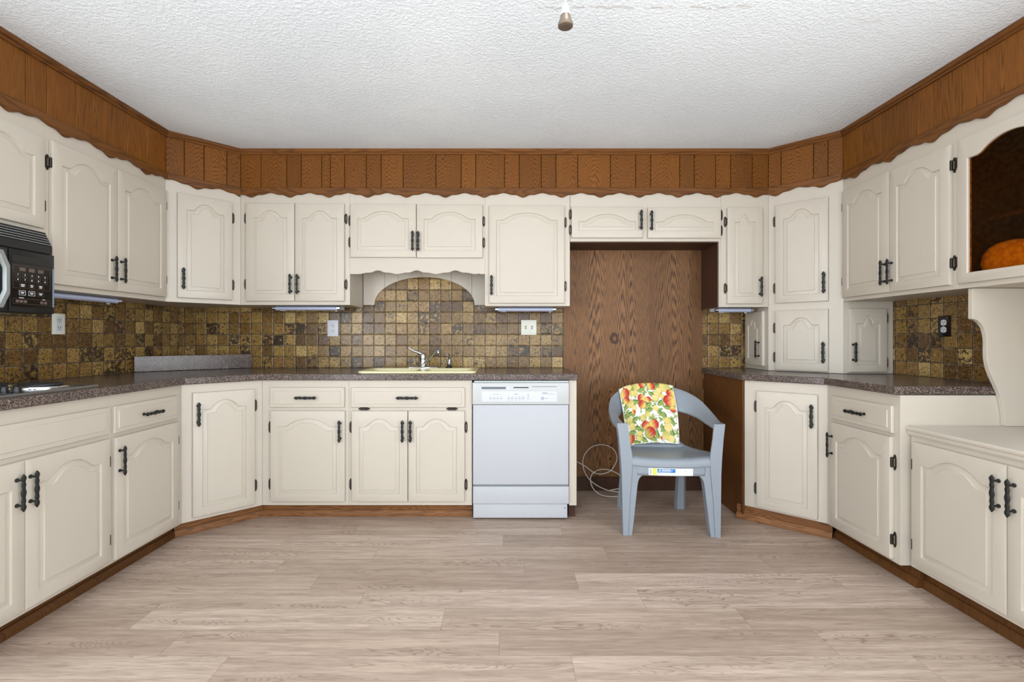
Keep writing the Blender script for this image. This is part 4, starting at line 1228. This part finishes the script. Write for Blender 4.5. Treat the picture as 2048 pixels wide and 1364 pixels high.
# ------------------------------------------------------------------ towel
TU, TV = 180, 230
WHT = (238, 238, 230)
img = [[WHT for _ in range(TU + 1)] for _ in range(TV + 1)]
rt = random.Random(11)
def blend(c, d, f): return tuple(c[i] + (d[i] - c[i]) * f for i in range(3))
VIS0 = .24     # rows before this hang behind the chair
def put_ellipse(cu, cv, ru, rv, ang, shade):
    """cu, cv in the visible face: u 0..1 across, v 0..1 downwards"""
    asp = 1.05
    R_ = max(ru, rv) * 1.1
    for j in range(TV + 1):
        v = (j / TV - VIS0) / (1 - VIS0)
        if abs(v - cv) > R_: continue
        for i in range(TU + 1):
            u = i / TU
            du, dv = u - cu, (v - cv) * asp
            x = du * cos(ang) + dv * sin(ang); y = -du * sin(ang) + dv * cos(ang)
            d = (x / ru) ** 2 + (y / rv) ** 2
            if d <= 1: img[j][i] = shade(x / ru, y / rv, d, img[j][i])
def leaf(c0, c1):
    def f(x, y, d, old):
        if abs(y) > (1 - x * x) ** 1.0: return old
        c = blend(c0, c1, .5 + .5 * y)
        if abs(y) < .10: c = blend(c, (210, 215, 150), .6)
        return c
    return f
def fruit(base, blush, dirn, edge=(150, 110, 30)):
    def f(x, y, d, old):
        k = x * cos(dirn) + y * sin(dirn)
        c = blend(base, blush, max(0, min(1, .5 + k * 1.1)))
        st_ = sin(6 * x + 9 * y) * .5 + .5
        c = blend(c, (238, 208, 124), .38 * st_ * (1 - abs(k)))
        c = blend(c, WHT, .10)
        if d > .86: c = blend(c, edge, .55)
        return c
    return f
def zc(x, y):
    v = (y - 100) / 920.0
    xl = 262 + max(0, (y - 190)) / 850 * 165
    return (x - xl) / 860.0, v
for k in range(70):
    u, v = rt.random(), rt.random() * 1.35 - .33
    put_ellipse(u, v, rt.uniform(.05, .10), .004, rt.uniform(0, pi), lambda x, y, d, old: (150, 128, 84))
for k in range(290):
    u, v = rt.random(), rt.random() * 1.35 - .33
    put_ellipse(u, v, rt.uniform(.025, .055), rt.uniform(.013, .024), rt.uniform(0, pi), leaf(rt.choice([(92, 126, 62), (116, 144, 76), (140, 158, 84)]), rt.choice([(166, 182, 104), (188, 198, 126), (132, 158, 88)])))
for k in range(40):
    u, v = rt.random(), rt.random() * .3 - .32
    put_ellipse(u, v, .05, .05, 0, fruit((226, 200, 100), rt.choice([(196, 50, 36), (186, 170, 80)]), rt.uniform(0, 6)))
for x, y in ((880, 140), (540, 370), (760, 520), (930, 560), (1000, 600), (1040, 470), (600, 1000), (1000, 800), (590, 780), (650, 840), (920, 900), (1150, 860), (375, 410), (380, 560), (450, 540), (930, 400), (1110, 170), (740, 440), (790, 280), (620, 190), (460, 190), (540, 640), (1120, 680), (520, 830), (710, 960), (860, 960)):
    u, v = zc(x, y)
    put_ellipse(u, v, .085, .042, rt.uniform(-.9, 1.4), leaf((88, 122, 58), (160, 176, 98)))
YEL = [(520, 240, 50), (445, 380, 60), (990, 150, 78), (870, 260, 50), (840, 330, 50), (860, 490, 42), (440, 640, 56), (495, 740, 56), (680, 630, 50), (740, 580, 42), (1055, 675, 54), (1080, 780, 62), (1065, 905, 64), (1150, 950, 52), (640, 930, 46), (550, 130, 62), (420, 130, 50), (460, 230, 45), (900, 200, 45), (520, 460, 40), (640, 870, 44), (940, 290, 40)]
for x, y, r in YEL:
    u, v = zc(x, y); put_ellipse(u, v, r / 860, r / 860 * 1.05, rt.uniform(0, 3), fruit((226, 202, 120), rt.choice([(204, 190, 96), (190, 182, 92), (232, 210, 140)]), rt.uniform(0, 6), (170, 140, 50)))
RED = [(345, 205, 78, 0), (640, 112, 50, 2.5), (785, 142, 62, 0), (1075, 235, 64, 3.0), (1062, 358, 90, 3.3), (375, 315, 56, -.6), (625, 325, 62, 3.4), (735, 355, 48, -.5), (645, 428, 64, 3.9), (510, 522, 36, 0), (1115, 490, 46, 1.5), (722, 750, 66, -2.2), (852, 742, 76, -.2), (805, 868, 90, -.6), (487, 925, 72, .1), (985, 940, 26, 0)]
for x, y, r, a in RED:
    u, v = zc(x, y)
    put_ellipse(u, v, r / 860, r / 860 * 1.03, 0, fruit((226, 196, 92) if r != 90 or y < 800 else (176, 168, 78), (186, 34, 34), a, (120, 30, 22)))
for j in range(TV + 1):
    for i in range(TU + 1):
        if i < 2 or i > TU - 2 or j < 2 or j > TV - 2: img[j][i] = blend(img[j][i], WHT, .8)
def towpt(i, j):
    a = i / TU; t = j / TV
    x = -.218 + .362 * a
    def along(P, xx):
        xx = abs(xx)
        Q = P[::-1]
        for q in range(len(Q) - 1):
            if Q[q][0] <= xx <= Q[q + 1][0] + 1e-6:
                f = (xx - Q[q][0]) / max(1e-6, Q[q + 1][0] - Q[q][0])
                return Q[q][1] + (Q[q + 1][1] - Q[q][1]) * f, Q[q][2] + (Q[q + 1][2] - Q[q][2]) * f
        return Q[-1][1], Q[-1][2]
    yT, zT = along(TOPH, x)
    yB, zB = along(BOTH, x)
    sway = .004 * sin(a * 9 + t * 3) + .003 * sin(a * 21 + 1)
    c = .018
    if t < VIS0 - .03:
        k = (VIS0 - .03 - t) / (VIS0 - .03)
        p = (x, yT + c + .012 * k + sway * k, zT - .16 * k)
    elif t < VIS0 + .03:
        q = (t - (VIS0 - .03)) / .06 * pi
        p = (x, yT + c * cos(q) * (1.0), zT + c * sin(q) * .95)
    else:
        k = (t - VIS0 - .03) / (1 - VIS0 - .03)
        drop = zT - (.452 + .018 * min(1, a / .6) - .006 * max(0, min(1, (a - .62) / .06)))
        z = zT - drop * k
        # the face leans along the backrest then hangs
        y = yT - c + (yB - yT) * min(1, k / .38) - .095 * max(0, k - .38) / .62 - .006 * sin(pi * k)
        p = (x + .020 * k * (1 - a) - .006 * k * a + .008 * sin(pi * k) * a, y - sway * 1.5 * k - .004, z)
    return p
mb = MB().grid(lambda u, v: towpt(round(u * TU), round(v * TV)), TU, TV)
tow = build('tea_towel', mb, 'printed_cloth', None, smooth=80)
tow.matrix_world = CH
ca = tow.data.color_attributes.new('print', 'FLOAT_COLOR', 'POINT')
flat = []
for j in range(TV + 1):
    for i in range(TU + 1):
        c = img[j][i]; flat += [lin(c[0]), lin(c[1]), lin(c[2]), 1.0]
ca.data.foreach_set('color', flat)
solid(tow, .002)
tag(tow, 'white tea towel printed with apples, lemons and leaves, draped over the chair back', 'towel')

# ------------------------------------------------------------------ cable
CAB = [(50, 700), (110, 745), (180, 795), (240, 808), (310, 785), (355, 720), (362, 670), (340, 620), (290, 588), (235, 580), (175, 595), (125, 640), (100, 700), (105, 770), (140, 840), (200, 895), (280, 935), (340, 948), (395, 958), (425, 975), (395, 988), (310, 998), (240, 975), (185, 930), (160, 870), (170, 815), (215, 780), (275, 772), (340, 790), (395, 825), (430, 870), (400, 912), (310, 933)]
def cabpt(q):
    # flattened coil leaning from the skirting to the floor; sketch units -> metres
    x, y = q
    low = max(0, min(1, (y - 640) / 358))
    Y = 3.615 - .135 * low
    s = Y / 975 / 3.897
    return ((x + 507) * s, Y, 1.135 - (y + 245.5) * s)
base = [cabpt(q) for q in CAB]
base = [(x, y, max(.004, z)) for x, y, z in base]
base = [(.455, 3.625, .258)] + base[1:]
NS = 260
path = []
for k in range(NS + 1):
    p = cat(base, k / NS); path.append((p[0], p[1] - .012 * sin(k / NS * pi * 2.6), max(.0036, p[2])))
cab = build('cable', MB().tube(path, .0034, 8), 'cable_white', None, smooth=60)
tag(cab, 'loose coil of thin white cable lying against the alcove skirting', 'cable')

# ------------------------------------------------------------------ pull cord hanging from the ceiling light
PX, PY, PZ = .093, .75, 1.612
T = Thing('pull_cord', WORLD, PX, PY, PZ, 'white and bronze bell-shaped pull hanging on a thin cord in front of the ceiling', 'pull cord')
T.part('cord', MB().tube([(PX, PY, PZ + .026), (PX + .0005, PY, 1.9), (PX, PY, 2.395)], .0013, 8), 'cable_white', smooth=60)
T.part('bell', MB().lathe([(.001, .003), (.0085, .001), (.0115, .003), (.0118, .007), (.0095, .012), (.0078, .020)], (PX, PY, PZ), 20), 'antique_brass', smooth=50, label='dull bronze bell end')
T.part('cap', MB().lathe([(.0078, .0201), (.0062, .026), (.0052, .030), (.0048, .035), (.002, .038)], (PX, PY, PZ), 20), 'plate_white', smooth=50, label='white top of the pull')
T = Thing('ceiling_light', WORLD, .16, .62, 2.43, 'ceiling light fitting with a short stem and the pull cord beside it', 'light')
T.part('canopy', MB().lathe([(.001, -.001), (.12, -.001), (.12, -.03), (.05, -.045), (.02, -.05), (.02, -.16), (.045, -.18), (.045, -.215), (.001, -.216)], (.16, .62, 2.432), 28), 'antique_brass', smooth=40)

# ------------------------------------------------------------------ light
def area(name, loc, rot, sx, sy, power, col):
    l = bpy.data.lights.new(name, 'AREA'); l.shape = 'RECTANGLE'; l.size = sx; l.size_y = sy; l.energy = power; l.color = col
    o = bpy.data.objects.new(name, l); COL.objects.link(o); o.location = loc; o.rotation_euler = rot
    return o
# bulb of the ceiling light
l = bpy.data.lights.new('bulb', 'POINT'); l.energy = 8; l.shadow_soft_size = .075; l.color = (1.0, .975, .95)
o = bpy.data.objects.new('bulb', l); COL.objects.link(o); o.location = (.17, .60, 2.06)
# daylight through the wide glazed door behind the camera
area('daylight_door', (0, YR - .02, 1.06), (radians(-125), 0, pi), 2.5, 2.05, 62, (.84, .92, 1.0))
# fill lights added in the two side openings, unseen behind the camera
area('side_fill_left', (XL - .02, -1.1, 1.25), (radians(-125), 0, pi / 2), 2.55, 1.75, 190, (.92, .96, 1.0))
area('side_fill_right', (XR + .02, -1.1, 1.25), (radians(-125), 0, -pi / 2), 2.55, 1.75, 190, (.92, .96, 1.0))
w = bpy.data.worlds.new('sky'); scene.world = w; w.use_nodes = True
bg = w.node_tree.nodes['Background']; bg.inputs[0].default_value = (.75, .86, 1.0, 1); bg.inputs[1].default_value = 1.0

# ------------------------------------------------------------------ camera
cam = bpy.data.cameras.new('camera'); co = bpy.data.objects.new('camera', cam); COL.objects.link(co)
co.location = (0, 0, 1.135); co.rotation_euler = (pi / 2, 0, 0)
cam.sensor_width = 36.0; cam.lens = 975 / 2048 * 36.0
cam.shift_x = (1024 - 1010) / 2048; cam.shift_y = -(682 - 677) / 2048
cam.clip_start = .02
scene.camera = co
vs = scene.view_settings
vs.view_transform = 'Standard'; vs.look = 'None'; vs.exposure = -0.10; vs.gamma = 1.0
try: vs.use_curve_mapping = False
except Exception: pass
